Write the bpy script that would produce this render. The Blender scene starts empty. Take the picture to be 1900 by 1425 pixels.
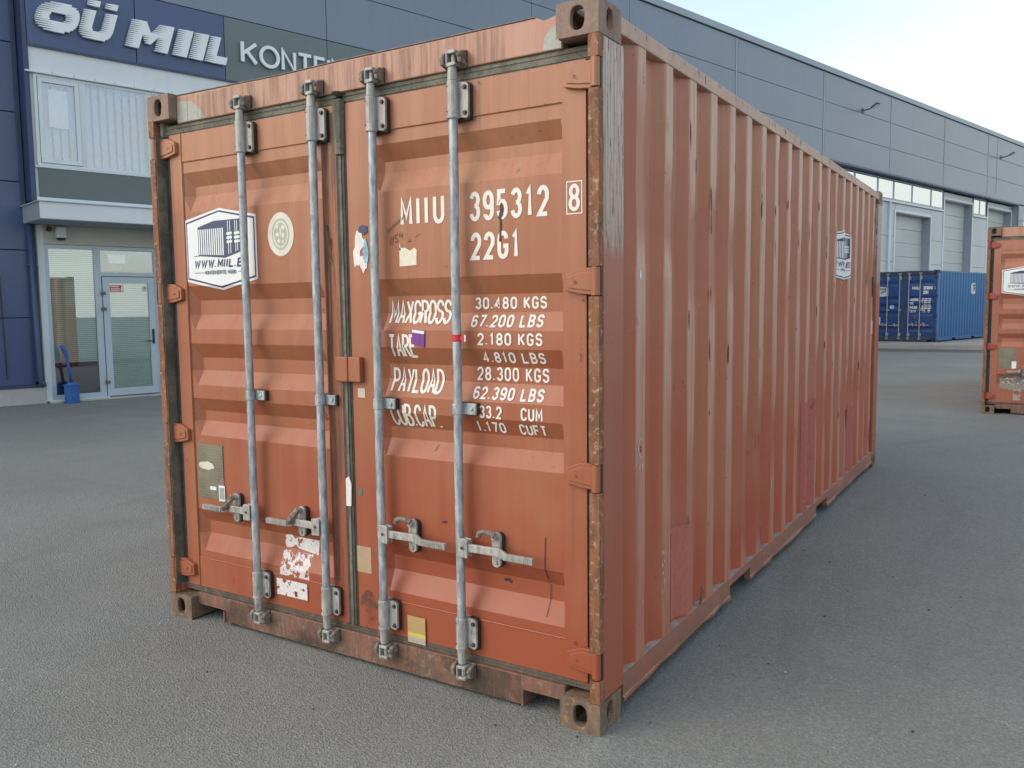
import bpy, math, random
from mathutils import Vector, Matrix, noise as mnoise
random.seed(7)
R = math.radians
S = bpy.context.scene

# ------------------------------------------------------------------ camera, sky, sun, exposure
cam = bpy.data.cameras.new("camera")
cam_o = bpy.data.objects.new("camera", cam)
S.collection.objects.link(cam_o)
cam_o.location = (1.28782, -2.63381, 1.54984)
cam_o.rotation_euler = (1.4809843528887707, 0.011157976893825442, 0.5575289314863394)
cam.sensor_width = 36.0
cam.lens = 1559.7456 / 1900 * 36
cam.clip_start = 0.05
cam.clip_end = 2000
S.camera = cam_o

SUN_EL, SUN_DIR = 33.0, (-0.60, -0.80)       # where the sun stands, seen from the yard
world = bpy.data.worlds.new("World")
S.world = world
world.use_nodes = True
wt = world.node_tree
for n_ in list(wt.nodes):
    wt.nodes.remove(n_)
def wn(t, **k):
    n = wt.nodes.new(t)
    for a, b in k.items():
        setattr(n, a, b)
    return n
w_out = wn('ShaderNodeOutputWorld'); w_bg = wn('ShaderNodeBackground')
w_bg.inputs['Strength'].default_value = 0.15
sky = wn('ShaderNodeTexSky', sky_type='NISHITA', sun_disc=False)
sky.sun_elevation = R(SUN_EL)
sky.sun_rotation = math.atan2(SUN_DIR[0], SUN_DIR[1])
sky.altitude = 50; sky.air_density = 1.0; sky.dust_density = 1.4; sky.ozone_density = 1.0
w_tc = wn('ShaderNodeTexCoord')
w_sep = wn('ShaderNodeSeparateXYZ')
wt.links.new(w_tc.outputs['Generated'], w_sep.inputs[0])
w_add = wn('ShaderNodeMath', operation='ADD'); w_add.inputs[1].default_value = 0.12
wt.links.new(w_sep.outputs['Z'], w_add.inputs[0])
w_dx = wn('ShaderNodeMath', operation='DIVIDE'); w_dy = wn('ShaderNodeMath', operation='DIVIDE')
wt.links.new(w_sep.outputs['X'], w_dx.inputs[0]); wt.links.new(w_add.outputs[0], w_dx.inputs[1])
wt.links.new(w_sep.outputs['Y'], w_dy.inputs[0]); wt.links.new(w_add.outputs[0], w_dy.inputs[1])
w_cmb = wn('ShaderNodeCombineXYZ')
wt.links.new(w_dx.outputs[0], w_cmb.inputs[0]); wt.links.new(w_dy.outputs[0], w_cmb.inputs[1])
w_n = wn('ShaderNodeTexNoise'); w_n.inputs['Scale'].default_value = 1.3; w_n.inputs['Detail'].default_value = 6
w_n.inputs['Roughness'].default_value = 0.55; w_n.inputs['Distortion'].default_value = 0.5
w_map = wn('ShaderNodeMapping'); w_map.inputs['Location'].default_value = (2.3, 0.7, 0); w_map.inputs['Scale'].default_value = (0.6, 1.0, 1)
wt.links.new(w_cmb.outputs[0], w_map.inputs[0]); wt.links.new(w_map.outputs[0], w_n.inputs['Vector'])
# more cloud towards the horizon and towards the north east, where the photograph shows the bright bank
w_z = wn('ShaderNodeMapRange'); w_z.inputs[1].default_value = 0.0; w_z.inputs[2].default_value = 0.55
w_z.inputs[3].default_value = 0.36; w_z.inputs[4].default_value = 0.0
wt.links.new(w_sep.outputs['Z'], w_z.inputs[0])
w_e = wn('ShaderNodeVectorMath', operation='DOT_PRODUCT'); w_e.inputs[1].default_value = (0.30, 0.945, 0.12)
wt.links.new(w_tc.outputs['Generated'], w_e.inputs[0])
w_s1 = wn('ShaderNodeMath', operation='ADD'); w_s2 = wn('ShaderNodeMath', operation='ADD')
wt.links.new(w_n.outputs['Fac'], w_s1.inputs[0]); wt.links.new(w_z.outputs[0], w_s1.inputs[1])
w_em = wn('ShaderNodeMapRange', interpolation_type='SMOOTHSTEP'); w_em.inputs[1].default_value = 0.78; w_em.inputs[2].default_value = 1.0; w_em.inputs[3].default_value = -0.05; w_em.inputs[4].default_value = 0.25
wt.links.new(w_e.outputs['Value'], w_em.inputs[0])
wt.links.new(w_s1.outputs[0], w_s2.inputs[0]); wt.links.new(w_em.outputs[0], w_s2.inputs[1])
w_r = wn('ShaderNodeMapRange', interpolation_type='SMOOTHSTEP')
w_r.inputs[1].default_value = 0.52; w_r.inputs[2].default_value = 0.98; w_r.inputs[3].default_value = 0.34; w_r.inputs[4].default_value = 1.0
wt.links.new(w_s2.outputs[0], w_r.inputs[0])
w_mix = wn('ShaderNodeMix', data_type='RGBA')
w_mix.inputs[7].default_value = (3.55, 3.62, 3.32, 1)
wt.links.new(w_r.outputs[0], w_mix.inputs[0]); wt.links.new(sky.outputs[0], w_mix.inputs[6])
wt.links.new(w_mix.outputs[2], w_bg.inputs[0]); wt.links.new(w_bg.outputs[0], w_out.inputs[0])

sun = bpy.data.lights.new("sun", 'SUN')
sun.energy = 0.50; sun.angle = R(55); sun.color = (1.0, 0.88, 0.70)
sun_o = bpy.data.objects.new("sun", sun)
S.collection.objects.link(sun_o)
_sd = Vector((SUN_DIR[0], SUN_DIR[1], math.tan(R(SUN_EL)))).normalized()
sun_o.rotation_euler = (-_sd).to_track_quat('-Z', 'Y').to_euler()
S.view_settings.view_transform = 'Standard'
S.view_settings.look = 'None'
S.view_settings.exposure = 1.12
S.view_settings.gamma = 1.0
S.view_settings.use_curve_mapping = False

# ------------------------------------------------------------------ node helper
class NT:
    def __init__(s, name):
        s.m = bpy.data.materials.new(name); s.m.use_nodes = True
        s.t = s.m.node_tree
        for n in list(s.t.nodes): s.t.nodes.remove(n)
        s.out = s.n('ShaderNodeOutputMaterial')
        s.b = s.n('ShaderNodeBsdfPrincipled')
        s.l(s.b.outputs[0], s.out.inputs[0])
        s._tc = None
    def n(s, t, **k):
        n = s.t.nodes.new(t)
        for a, b in k.items(): setattr(n, a, b)
        return n
    def l(s, a, b): s.t.links.new(a, b)
    def set(s, sock, v):
        if hasattr(v, 'is_linked') or hasattr(v, 'links'): s.l(v, sock)
        elif isinstance(v, (tuple, list)) and len(v) == 3 and sock.type == 'RGBA': sock.default_value = (*v, 1)
        else: sock.default_value = v
    def co(s):
        if s._tc is None: s._tc = s.n('ShaderNodeTexCoord')
        return s._tc.outputs['Object']
    def xyz(s, i):
        q = s.n('ShaderNodeSeparateXYZ'); s.l(s.co(), q.inputs[0]); return q.outputs[i]
    def noise(s, scale=1, detail=3, rough=.5, vec=(1, 1, 1), off=(0, 0, 0), dist=0):
        m = s.n('ShaderNodeMapping'); m.inputs['Scale'].default_value = vec; m.inputs['Location'].default_value = off
        s.l(s.co(), m.inputs[0])
        q = s.n('ShaderNodeTexNoise'); q.inputs['Scale'].default_value = scale; q.inputs['Detail'].default_value = detail
        q.inputs['Roughness'].default_value = rough; q.inputs['Distortion'].default_value = dist
        s.l(m.outputs[0], q.inputs['Vector']); return q.outputs['Fac']
    def vor(s, scale, feat='F1', out='Distance', vec=(1, 1, 1)):
        m = s.n('ShaderNodeMapping'); m.inputs['Scale'].default_value = vec; s.l(s.co(), m.inputs[0])
        q = s.n('ShaderNodeTexVoronoi', feature=feat); q.inputs['Scale'].default_value = scale
        s.l(m.outputs[0], q.inputs['Vector']); return q.outputs[out]
    def mr(s, v, a, b, c=0, d=1, smooth=True):
        q = s.n('ShaderNodeMapRange'); 
        if smooth: q.interpolation_type = 'SMOOTHSTEP'
        s.set(q.inputs[0], v)
        for i, x in enumerate((a, b, c, d)): q.inputs[i + 1].default_value = x
        return q.outputs[0]
    def math(s, op, a, b=0.0, clamp=False):
        q = s.n('ShaderNodeMath', operation=op); q.use_clamp = clamp
        s.set(q.inputs[0], a); s.set(q.inputs[1], b); return q.outputs[0]
    def mix(s, f, a, b, mode='MIX'):
        q = s.n('ShaderNodeMix', data_type='RGBA', blend_type=mode)
        s.set(q.inputs[0], f); s.set(q.inputs[6], a); s.set(q.inputs[7], b); return q.outputs[2]
    def bump(s, h, strength=.3, dist=.01, prev=None):
        q = s.n('ShaderNodeBump'); q.inputs['Strength'].default_value = strength; q.inputs['Distance'].default_value = dist
        s.set(q.inputs['Height'], h)
        if prev is not None: s.l(prev, q.inputs['Normal'])
        return q.outputs[0]
    def done(s, col, rough=.5, metal=0, normal=None, spec=None, alpha=None):
        s.set(s.b.inputs['Base Color'], col); s.set(s.b.inputs['Roughness'], rough); s.set(s.b.inputs['Metallic'], metal)
        if normal is not None: s.l(normal, s.b.inputs['Normal'])
        if spec is not None: s.set(s.b.inputs['Specular IOR Level'], spec)
        if alpha is not None: s.set(s.b.inputs['Alpha'], alpha)
        return s.m

def m_flat(name, col, rough=.5, metal=0, var=.12, scale=6, bump=0):
    t = NT(name)
    n = t.noise(scale, 4, .6)
    c = t.mix(t.mr(n, .3, .7), tuple(x * (1 - var) for x in col), tuple(min(1, x * (1 + var)) for x in col))
    nb = t.bump(t.noise(scale * 12, 3), .4, bump) if bump else None
    return t.done(c, t.mr(n, .3, .7, rough - .05, rough + .06), metal, nb)

def m_paint(name, deep, main, faded, ridge=None, bleach=None, rust=1.0, streak=1.0, rough=.47, dirt=None):
    """Old container enamel: fades and chalks upwards, rust chips, run-off streaks, rubbed ridges."""
    t = NT(name)
    z = t.xyz(2)
    blot = t.noise(1.1, 4, .55)
    stre = t.noise(1.0, 4, .6, vec=(16, 16, .7))
    f = t.math('ADD', t.math('MULTIPLY', z, .30), t.math('MULTIPLY', t.math('SUBTRACT', blot, .5), 1.1))
    f = t.math('ADD', f, t.math('MULTIPLY', t.math('SUBTRACT', stre, .5), .55 * streak))
    c = t.mix(t.mr(f, .05, .40), deep, main)
    c = t.mix(t.mr(f, .40, 1.0), c, faded)
    # long grey-brown run-off stains
    st2 = t.noise(1.0, 3, .6, vec=(30, 30, .5), off=(3, 1, 0))
    c = t.mix(t.mr(st2, .60, .78, 0, .38 * streak), c, tuple(x * .45 for x in main[:1]) + (main[1] * .55, main[2] * .7))
    if ridge is not None:                    # outermost faces of the corrugated side are rubbed pale
        x = t.xyz(0)
        rf = t.mr(x, -.0105, -.0040)
        nz = t.noise(1, 4, .65, vec=(40, 22, 1.6))
        rf = t.math('MULTIPLY', rf, t.mr(nz, .30, .62, .35, 1.0))
        rf = t.math('MULTIPLY', rf, t.mr(z, .3, 2.0, .40, 1.0))
        c = t.mix(rf, c, ridge)
    if bleach is not None:
        bz = t.math('ADD', z, t.math('MULTIPLY', t.math('SUBTRACT', t.noise(9, 3), .5), .06))
        bf = t.mr(bz, 1.72, 1.78)
        fib = t.noise(1, 5, .7, vec=(90, 70, 3.0))
        c2 = t.mix(t.mr(fib, .38, .62), bleach, tuple(x * .55 for x in bleach))
        c2 = t.mix(t.mr(t.noise(1, 4, .7, vec=(60, 60, 7), off=(5, 5, 5)), .57, .62), c2, (.07, .035, .025))
        c = t.mix(t.math('MULTIPLY', bf, t.mr(z, 1.7, 2.1, .60, .97)), c, c2)
    # scuffs and rust chips
    chip = t.noise(34, 7, .62)
    chipm = t.math('MULTIPLY', t.mr(chip, .70 - .02 * rust, .73 - .02 * rust), t.mr(t.noise(2.3, 3), .44, .60))
    c = t.mix(t.math('MULTIPLY', chipm, min(1, .9 * rust)), c, (.060, .028, .018))
    halo = t.math('MULTIPLY', t.mr(chip, .60, .70), t.mr(t.noise(2.3, 3), .48, .62))
    c = t.mix(t.math('MULTIPLY', halo, .30 * rust), c, (.16, .06, .03))
    scr = t.noise(1, 5, .7, vec=(55, 55, 6), off=(2, 8, 1))
    c = t.mix(t.mr(scr, .70, .74, 0, .55), c, tuple(min(1, x * 1.9 + .10) for x in main))
    if dirt is not None:
        dm = t.math('MULTIPLY', t.mr(z, .9, .1), t.mr(t.noise(6, 5, .6), .35, .75))
        c = t.mix(t.math('MULTIPLY', dm, .45), c, dirt)
    nb = t.bump(t.noise(2.2, 2), .25, .03)
    nb = t.bump(t.noise(70, 3), .20, .0012, nb)
    nb = t.bump(chipm, .5, .001, nb)
    return t.done(c, t.mr(blot, .3, .7, rough - .06, rough + .10), 0, nb)

def m_rusty(name, a, b, c3, rough=.75, paintc=None):
    t = NT(name)
    n1 = t.noise(1, 6, .65, vec=(22, 22, 6), dist=.6); n2 = t.noise(40, 5, .7); n3 = t.noise(1, 4, .6, vec=(45, 45, 5))
    c = t.mix(t.mr(n1, .35, .65), a, b)
    c = t.mix(t.mr(n2, .52, .70), c, c3)
    if paintc is not None:
        c = t.mix(t.mr(t.noise(1, 6, .7, off=(4, 2, 9), vec=(26, 26, 4)), .50, .66, 0, .8), c, paintc)
    c = t.mix(t.mr(n3, .62, .75, 0, .6), c, (.025, .02, .016))
    nb = t.bump(n2, .7, .002); nb = t.bump(n1, .5, .004, nb)
    return t.done(c, rough, 0, nb)

# ------------------------------------------------------------------ materials
M = {}
M['orange'] = m_paint('orange_enamel', (.325, .078, .034), (.345, .118, .054), (.47, .230, .125))
M['orange_side'] = m_paint('orange_enamel_side', (.41, .092, .045), (.405, .132, .068), (.47, .215, .135), ridge=(.54, .36, .25), rust=1.15)
M['orange_post'] = m_paint('orange_enamel_post', (.36, .10, .055), (.36, .12, .065), (.42, .20, .14), bleach=(.56, .44, .38), rust=1.2)
M['orange_rail'] = m_paint('orange_enamel_rail', (.33, .13, .085), (.40, .22, .16), (.50, .34, .26), rust=1.3, streak=1.6, dirt=(.20, .13, .09))
M['orange_header'] = m_paint('orange_enamel_header', (.40, .17, .10), (.42, .19, .12), (.46, .27, .19), rust=1.1, streak=1.8)
M['sill'] = m_rusty('worn_sill_paint', (.22, .10, .065), (.13, .085, .06), (.30, .18, .13), .65, paintc=(.27, .105, .068))
M['rust'] = m_rusty('rusty_cast_steel', (.21, .145, .095), (.12, .085, .06), (.38, .19, .075))
M['rust_grey'] = m_rusty('weathered_cast_steel', (.30, .205, .155), (.22, .15, .115), (.36, .24, .16))
M['edge'] = m_rusty('rusty_edge', (.26, .10, .035), (.13, .055, .03), (.45, .31, .19), .7, paintc=(.34, .15, .09))
M['mark_white'] = m_flat('white_stencil_paint', (.80, .76, .68), .55, 0, .06, 30)
M['ledge'] = m_flat('pale_dust', (.36, .30, .25), .9, 0, .2, 14)

t = NT('old_rubber_gasket')
n = t.noise(1, 4, .6, vec=(8, 8, 8)); n2 = t.noise(50, 4, .6)
c = t.mix(t.mr(n, .35, .65), (.105, .096, .070), (.20, .185, .138))
c = t.mix(t.mr(n2, .50, .72, 0, .7), c, (.06, .052, .04))
M['gasket'] = t.done(c, .8, 0, t.bump(n2, .4, .0015))
M['gasket_brown'] = m_rusty('grimy_bottom_gasket', (.13, .10, .07), (.085, .072, .055), (.20, .16, .12), .85)
M['gasket_dark'] = m_flat('dark_rubber_gasket', (.060, .058, .050), .8, 0, .35, 20, .001)

def m_galv(name, a, b, metal=.35):
    t = NT(name)
    n1 = t.noise(1, 5, .65, vec=(60, 60, 14)); n2 = t.noise(22, 4, .6); n3 = t.noise(50, 5, .7)
    c = t.mix(t.mr(n1, .35, .65), a, b)
    c = t.mix(t.mr(n2, .58, .72, 0, .6), c, tuple(x * .45 for x in a))
    c = t.mix(t.mr(n3, .66, .72, 0, .8), c, (.14, .075, .05))
    return t.done(c, t.mr(n1, .3, .7, .42, .62), metal, t.bump(n3, .35, .001))
M['galv'] = m_galv('galvanised_steel', (.26, .30, .32), (.50, .54, .54))
M['galv_light'] = m_galv('galvanised_casting', (.29, .29, .265), (.48, .46, .42), .2)
M['galv_old'] = m_rusty('weathered_galvanised', (.22, .18, .145), (.13, .10, .08), (.36, .30, .24), .65)
M['bolt'] = m_flat('rusty_bolt', (.09, .06, .05), .6, .3, .3, 60)
M['bluesteel'] = m_paint('blue_enamel', (.016, .105, .285), (.018, .125, .31), (.045, .18, .36), rust=.4, streak=.6)
M['bluesteel_door'] = m_paint('blue_enamel_door', (.011, .045, .16), (.013, .055, .19), (.02, .085, .24), rust=.5, streak=.6)
M['bluesteel_frame'] = m_flat('dark_blue_frame', (.028, .045, .09), .6, 0, .3, 9)

t = NT('asphalt')
agg = t.vor(125, 'F1', 'Color'); aggs = t.n('ShaderNodeSeparateColor'); t.l(agg, aggs.inputs[0])
fine = t.noise(210, 3, .7)
big = t.noise(.22, 5, .6); mid = t.noise(1.6, 4, .6)
c = t.mix(t.mr(big, .35, .68), (.238, .241, .216), (.296, .298, .268))
c = t.mix(t.mr(mid, .4, .75, 0, .5), c, (.318, .318, .288))
c = t.mix(t.math('MULTIPLY', aggs.outputs[0], .50), c, (.098, .100, .092))
c = t.mix(t.mr(aggs.outputs[1], .93, .99, 0, .55), c, (.36, .355, .32))
c = t.mix(t.mr(fine, .55, .75, 0, .5), c, (.125, .127, .115))
sp = t.noise(14, 5, .7, off=(3, 3, 0)); c = t.mix(t.mr(sp, .735, .76, 0, .6), c, (.42, .41, .38))
oil = t.noise(.55, 4, .6, off=(11, 5, 0)); c = t.mix(t.mr(oil, .56, .74, 0, .28), c, (.14, .143, .132))
tr = t.noise(1, 4, .6, vec=(.12, 1.6, 1), off=(0, 4, 0)); c = t.mix(t.mr(tr, .58, .7, 0, .22), c, (.15, .154, .152))
ring = t.n('ShaderNodeTexWave', wave_type='RINGS', rings_direction='Z'); ring.inputs['Scale'].default_value = .55; ring.inputs['Distortion'].default_value = 2.5; ring.inputs['Detail'].default_value = 3
rm = t.n('ShaderNodeMapping'); rm.inputs['Location'].default_value = (-9, -3, 0); t.l(t.co(), rm.inputs[0]); t.l(rm.outputs[0], ring.inputs['Vector'])
c = t.mix(t.math('MULTIPLY', t.mr(ring.outputs['Fac'], .82, .98, 0, .14), t.mr(t.noise(.5, 4, .6, off=(7, 7, 0)), .48, .62)), c, (.105, .108, .100))
crk = t.vor(.42, 'DISTANCE_TO_EDGE')
c = t.mix(t.math('MULTIPLY', t.mr(crk, .006, .001), t.mr(t.noise(.3, 3, off=(1, 9, 0)), .60, .66, 0, .5)), c, (.05, .05, .048))
dust = t.noise(.9, 6, .7, off=(21, 3, 0)); c = t.mix(t.mr(dust, .55, .75, 0, .35), c, (.30, .29, .26))
nb = t.bump(t.vor(125), .7, .006); nb = t.bump(fine, .5, .003, nb); nb = t.bump(mid, .3, .03, nb)
M['asphalt'] = t.done(c, t.mr(mid, .3, .7, .78, .92), 0, nb, spec=.35)

def m_conc(name, a, b, sc=3):
    t = NT(name)
    n1 = t.noise(sc, 6, .65); n2 = t.noise(60, 3)
    c = t.mix(t.mr(n1, .3, .7), a, b)
    return t.done(c, .88, 0, t.bump(n2, .4, .003))
M['concrete'] = m_conc('pale_concrete', (.27, .26, .23), (.36, .345, .31), .8)
M['darkband'] = m_conc('dark_damp_asphalt', (.075, .077, .074), (.12, .12, .112), .5)
M['plinth'] = m_conc('concrete_plinth', (.42, .41, .37), (.54, .53, .49), 1.5)

def m_panel(name, col, rough, var=.05, coat=0.0, metal=0):
    t = NT(name)
    n1 = t.noise(.35, 4, .6); n2 = t.noise(1, 3, .5, vec=(5, 5, .4))
    c = t.mix(t.mr(n1, .3, .7), tuple(x * (1 - var) for x in col), tuple(x * (1 + var) for x in col))
    c = t.mix(t.mr(n2, .45, .75, 0, .18), c, tuple(x * .8 for x in col))
    nb = t.bump(t.noise(1.3, 2), .12, .02)
    m = t.done(c, rough, metal, nb)
    if coat: t.b.inputs['Coat Weight'].default_value = coat; t.b.inputs['Coat Roughness'].default_value = .22
    return m
M['steel_blue'] = m_panel('steel_blue_cladding', (.180, .220, .275), .38, .05, .25)
M['navy'] = m_panel('navy_cladding', (.058, .092, .190), .40, .05, .25)
M['navy_trim'] = m_panel('navy_trim', (.040, .062, .130), .4)
M['trim_grey'] = m_panel('roof_trim', (.30, .36, .40), .4)
M['joint'] = m_flat('joint_shadow_gap', (.03, .038, .055), .8)
M['white_clad'] = m_panel('white_cladding', (.56, .59, .58), .5)
M['white_trim'] = m_panel('white_trim', (.70, .74, .74), .45)
M['roller'] = m_panel('roller_door_sheet', (.54, .56, .545), .5)
M['jamb'] = m_panel('grey_jamb', (.30, .34, .37), .5)
M['upvc'] = m_flat('white_window_frame', (.66, .72, .73), .4, 0, .03, 3)
M['alu'] = m_flat('pale_aluminium', (.47, .56, .60), .4, .1, .04, 3)
M['cream'] = m_flat('cream_lintel', (.52, .53, .48), .6, 0, .05, 2)
M['spandrel'] = m_panel('grey_spandrel', (.10, .125, .125), .25)
M['signgrey'] = m_panel('grey_green_sign', (.145, .185, .185), .45)
M['letter'] = m_flat('white_sign_letter', (.84, .87, .87), .4, 0, .02, 3)
M['dark'] = m_flat('dark_interior', (.05, .048, .05), .9)
M['darkroom'] = m_flat('dark_purple_grey_board', (.075, .07, .08), .8)
M['brownwood'] = m_flat('brown_cabinet', (.10, .045, .03), .7)
M['blind'] = m_flat('venetian_blind_slat', (.64, .92, .76), .6, 0, .05, 2)
M['curtain'] = m_flat('sky_tinted_vertical_blind', (.56, .62, .76), .7, 0, .04, 3)  # blue of the sky reflected in the panes is put into the blind colour
M['red'] = m_flat('red_print', (.62, .03, .035), .4)
M['white'] = m_flat('white_print', (.78, .79, .78), .45, 0, .03, 10)
M['navyprint'] = m_flat('navy_print', (.035, .05, .115), .45, 0, .05, 10)
M['greyprint'] = m_flat('grey_print', (.16, .17, .19), .5, 0, .05, 10)
M['bucketblue'] = m_flat('blue_painted_steel', (.022, .115, .36), .4, 0, .12, 12)
M['black'] = m_flat('black_plastic_and_shade', (.030, .029, .028), .5)  # plastic parts, and the painted shade in the hinge slots
M['lampgrey'] = m_flat('dark_grey_lamp', (.07, .08, .09), .4)
M['brownplastic'] = m_flat('red_brown_plastic', (.10, .03, .025), .4)
M['purple'] = m_flat('purple_sticker', (.18, .03, .26), .45, 0, .05, 10)
M['tape'] = m_flat('red_tape', (.58, .03, .05), .4, 0, .05, 10)
M['teal'] = m_flat('teal_paint_dab', (.03, .22, .19), .5)
M['ink'] = m_flat('dark_marker_ink', (.05, .03, .035), .6)
M['tan'] = m_flat('tan_sticker_ghost', (.44, .30, .19), .6, 0, .06, 20)
M['torn_blue'] = m_flat('torn_blue_sticker', (.28, .50, .58), .6, 0, .35, 30)
M['cert'] = None
t = NT('certification_plate')
li = t.n('ShaderNodeTexWave', wave_type='BANDS', bands_direction='Z'); li.inputs['Scale'].default_value = 22; li.inputs['Distortion'].default_value = .0
t.l(t.co(), li.inputs[0])
tx = t.noise(1, 4, .8, vec=(160, 160, 60))
lm = t.math('MULTIPLY', t.mr(li.outputs['Fac'], .55, .7), t.mr(tx, .48, .56))
c = t.mix(t.mr(t.noise(8, 4), .3, .7), (.16, .15, .10), (.24, .22, .15))
c = t.mix(t.math('MULTIPLY', lm, .5), c, (.34, .33, .26))
M['cert'] = t.done(c, .5, .3)
def m_torn(name, col, under, lo=.47, sc=22, soft=.015, vec=(1, 1, 1), amax=1.0):
    t = NT(name)
    q = t.noise(sc, 6, .65, off=(1.7, 0, .4), vec=vec)
    al = t.mr(q, lo - soft, lo + soft, 0, amax)
    c = t.mix(t.mr(t.noise(60, 3), .3, .7), tuple(x * .85 for x in col), col)
    return t.done(c, .6, 0, None, alpha=al)
M['torn'] = m_torn('torn_white_sticker', (.74, .70, .68), None, .430)
M['torn2'] = m_torn('badly_torn_white_sticker', (.72, .66, .64), None, .485, 30)
M['primer'] = m_torn('grey_primer_patch', (.42, .43, .38), None, .40, 5)
M['grime'] = m_torn('dark_grime', (.07, .045, .04), None, .52, 1, .12, (70, 70, 12), .8)
M['ghost'] = m_torn('rubbed_white_print', (.55, .42, .36), None, .50, 40)
M['repair_pink'] = m_torn('red_repair_paint', (.47, .145, .100), None, .30, 6)
M['yellowtape'] = None
t = NT('yellowed_tape'); zz = t.xyz(2)
c = t.mix(t.mr(t.math('ADD', zz, t.math('MULTIPLY', t.noise(12), .03)), .215, .205), (.46, .30, .13), (.62, .52, .09))
c = t.mix(t.mr(zz, .19, .17), c, (.42, .36, .28))
M['yellowtape'] = t.done(c, .45)
def m_glass(name, tint, refl):
    t = NT(name)
    t.t.nodes.remove(t.b)
    tr = t.n('ShaderNodeBsdfTransparent'); tr.inputs[0].default_value = (*tint, 1)
    gl = t.n('ShaderNodeBsdfGlossy'); gl.inputs['Roughness'].default_value = .012; gl.inputs[0].default_value = (.93, .96, 1, 1)
    fr = t.n('ShaderNodeFresnel'); fr.inputs[0].default_value = 1.6
    f = t.math('MAXIMUM', fr.outputs[0], refl)
    mx = t.n('ShaderNodeMixShader'); t.l(f, mx.inputs[0]); t.l(tr.outputs[0], mx.inputs[1]); t.l(gl.outputs[0], mx.inputs[2])
    t.l(mx.outputs[0], t.out.inputs[0]); return t.m
M['glass'] = m_glass('coated_window_glass', (.99, 1.0, 1.0), .20)
M['glass_high'] = m_glass('reflective_high_glass', (.5, .6, .6), .75)

# ------------------------------------------------------------------ mesh helpers
class MB:
    def __init__(s): s.v = []; s.f = []; s.mi = []
    def add(s, vs, fs, mi=0):
        o = len(s.v); s.v += [tuple(v) for v in vs]
        for f in fs: s.f.append([i + o for i in f]); s.mi.append(mi)
    def box(s, x0, x1, y0, y1, z0, z1, mi=0):
        if x0 > x1: x0, x1 = x1, x0
        if y0 > y1: y0, y1 = y1, y0
        if z0 > z1: z0, z1 = z1, z0
        s.add([(x0, y0, z0), (x1, y0, z0), (x1, y1, z0), (x0, y1, z0), (x0, y0, z1), (x1, y0, z1), (x1, y1, z1), (x0, y1, z1)],
              [(0, 3, 2, 1), (4, 5, 6, 7), (0, 1, 5, 4), (1, 2, 6, 5), (2, 3, 7, 6), (3, 0, 4, 7)], mi)
    def prism(s, pts, axis, a, b, mi=0):
        """pts: 2-D outline in the two other axes (in xyz order), extruded along axis from a to b"""
        n = len(pts)
        def P(p, t):
            return {'x': (t, p[0], p[1]), 'y': (p[0], t, p[1]), 'z': (p[0], p[1], t)}[axis]
        vs = [P(p, a) for p in pts] + [P(p, b) for p in pts]
        fs = [tuple(range(n)), tuple(range(2 * n - 1, n - 1, -1))] + [(i, i + n, (i + 1) % n + n, (i + 1) % n) for i in range(n)]
        s.add(vs, fs, mi)
    def tube(s, path, r, n=12, mi=0, rs=None, cap=True):
        path = [Vector(p) for p in path]; rings = []
        for i, p in enumerate(path):
            d = (path[min(i + 1, len(path) - 1)] - path[max(i - 1, 0)]).normalized()
            u = d.cross(Vector((0, 0, 1)))
            if u.length < .1: u = Vector((1, 0, 0))
            u.normalize(); w = d.cross(u).normalized(); rr = rs[i] if rs else r
            rings.append([p + u * math.cos(2 * math.pi * k / n) * rr + w * math.sin(2 * math.pi * k / n) * rr for k in range(n)])
        vs = [v for q in rings for v in q]; fs = []
        for i in range(len(path) - 1):
            for k in range(n):
                fs.append((i * n + k, i * n + (k + 1) % n, (i + 1) * n + (k + 1) % n, (i + 1) * n + k))
        if cap: fs += [tuple(range(n - 1, -1, -1)), tuple(range((len(path) - 1) * n, len(path) * n))]
        s.add(vs, fs, mi)
    def build(s, name, mats, parent=None, smooth=False, bevel=0, seg=2):
        me = bpy.data.meshes.new(name); me.from_pydata(s.v, [], s.f)
        if not isinstance(mats, (list, tuple)): mats = [mats]
        for m in mats: me.materials.append(m)
        if any(s.mi): me.polygons.foreach_set('material_index', s.mi)
        import bmesh
        bm = bmesh.new(); bm.from_mesh(me)
        if bevel or smooth: bmesh.ops.remove_doubles(bm, verts=bm.verts, dist=1e-5)
        if not getattr(s, 'keep', False): bmesh.ops.recalc_face_normals(bm, faces=bm.faces)
        bm.to_mesh(me); bm.free()
        if smooth: me.shade_smooth(); 
        o = bpy.data.objects.new(name, me); S.collection.objects.link(o)
        if parent is not None: o.parent = parent
        if smooth == 'auto' or bevel:
            pass
        if bevel:
            b = o.modifiers.new('bevel', 'BEVEL'); b.width = bevel; b.segments = seg; b.limit_method = 'ANGLE'; b.angle_limit = R(40)
        return o

def tag(o, label=None, cat=None, group=None, kind=None):
    if label: o['label'] = label
    if cat: o['category'] = cat
    if group: o['group'] = group
    if kind: o['kind'] = kind
    return o
def empty(name, loc, rz=0):
    o = bpy.data.objects.new(name, None); S.collection.objects.link(o)
    o.location = loc; o.rotation_euler = (0, 0, rz); o.empty_display_size = .1
    return o

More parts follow.
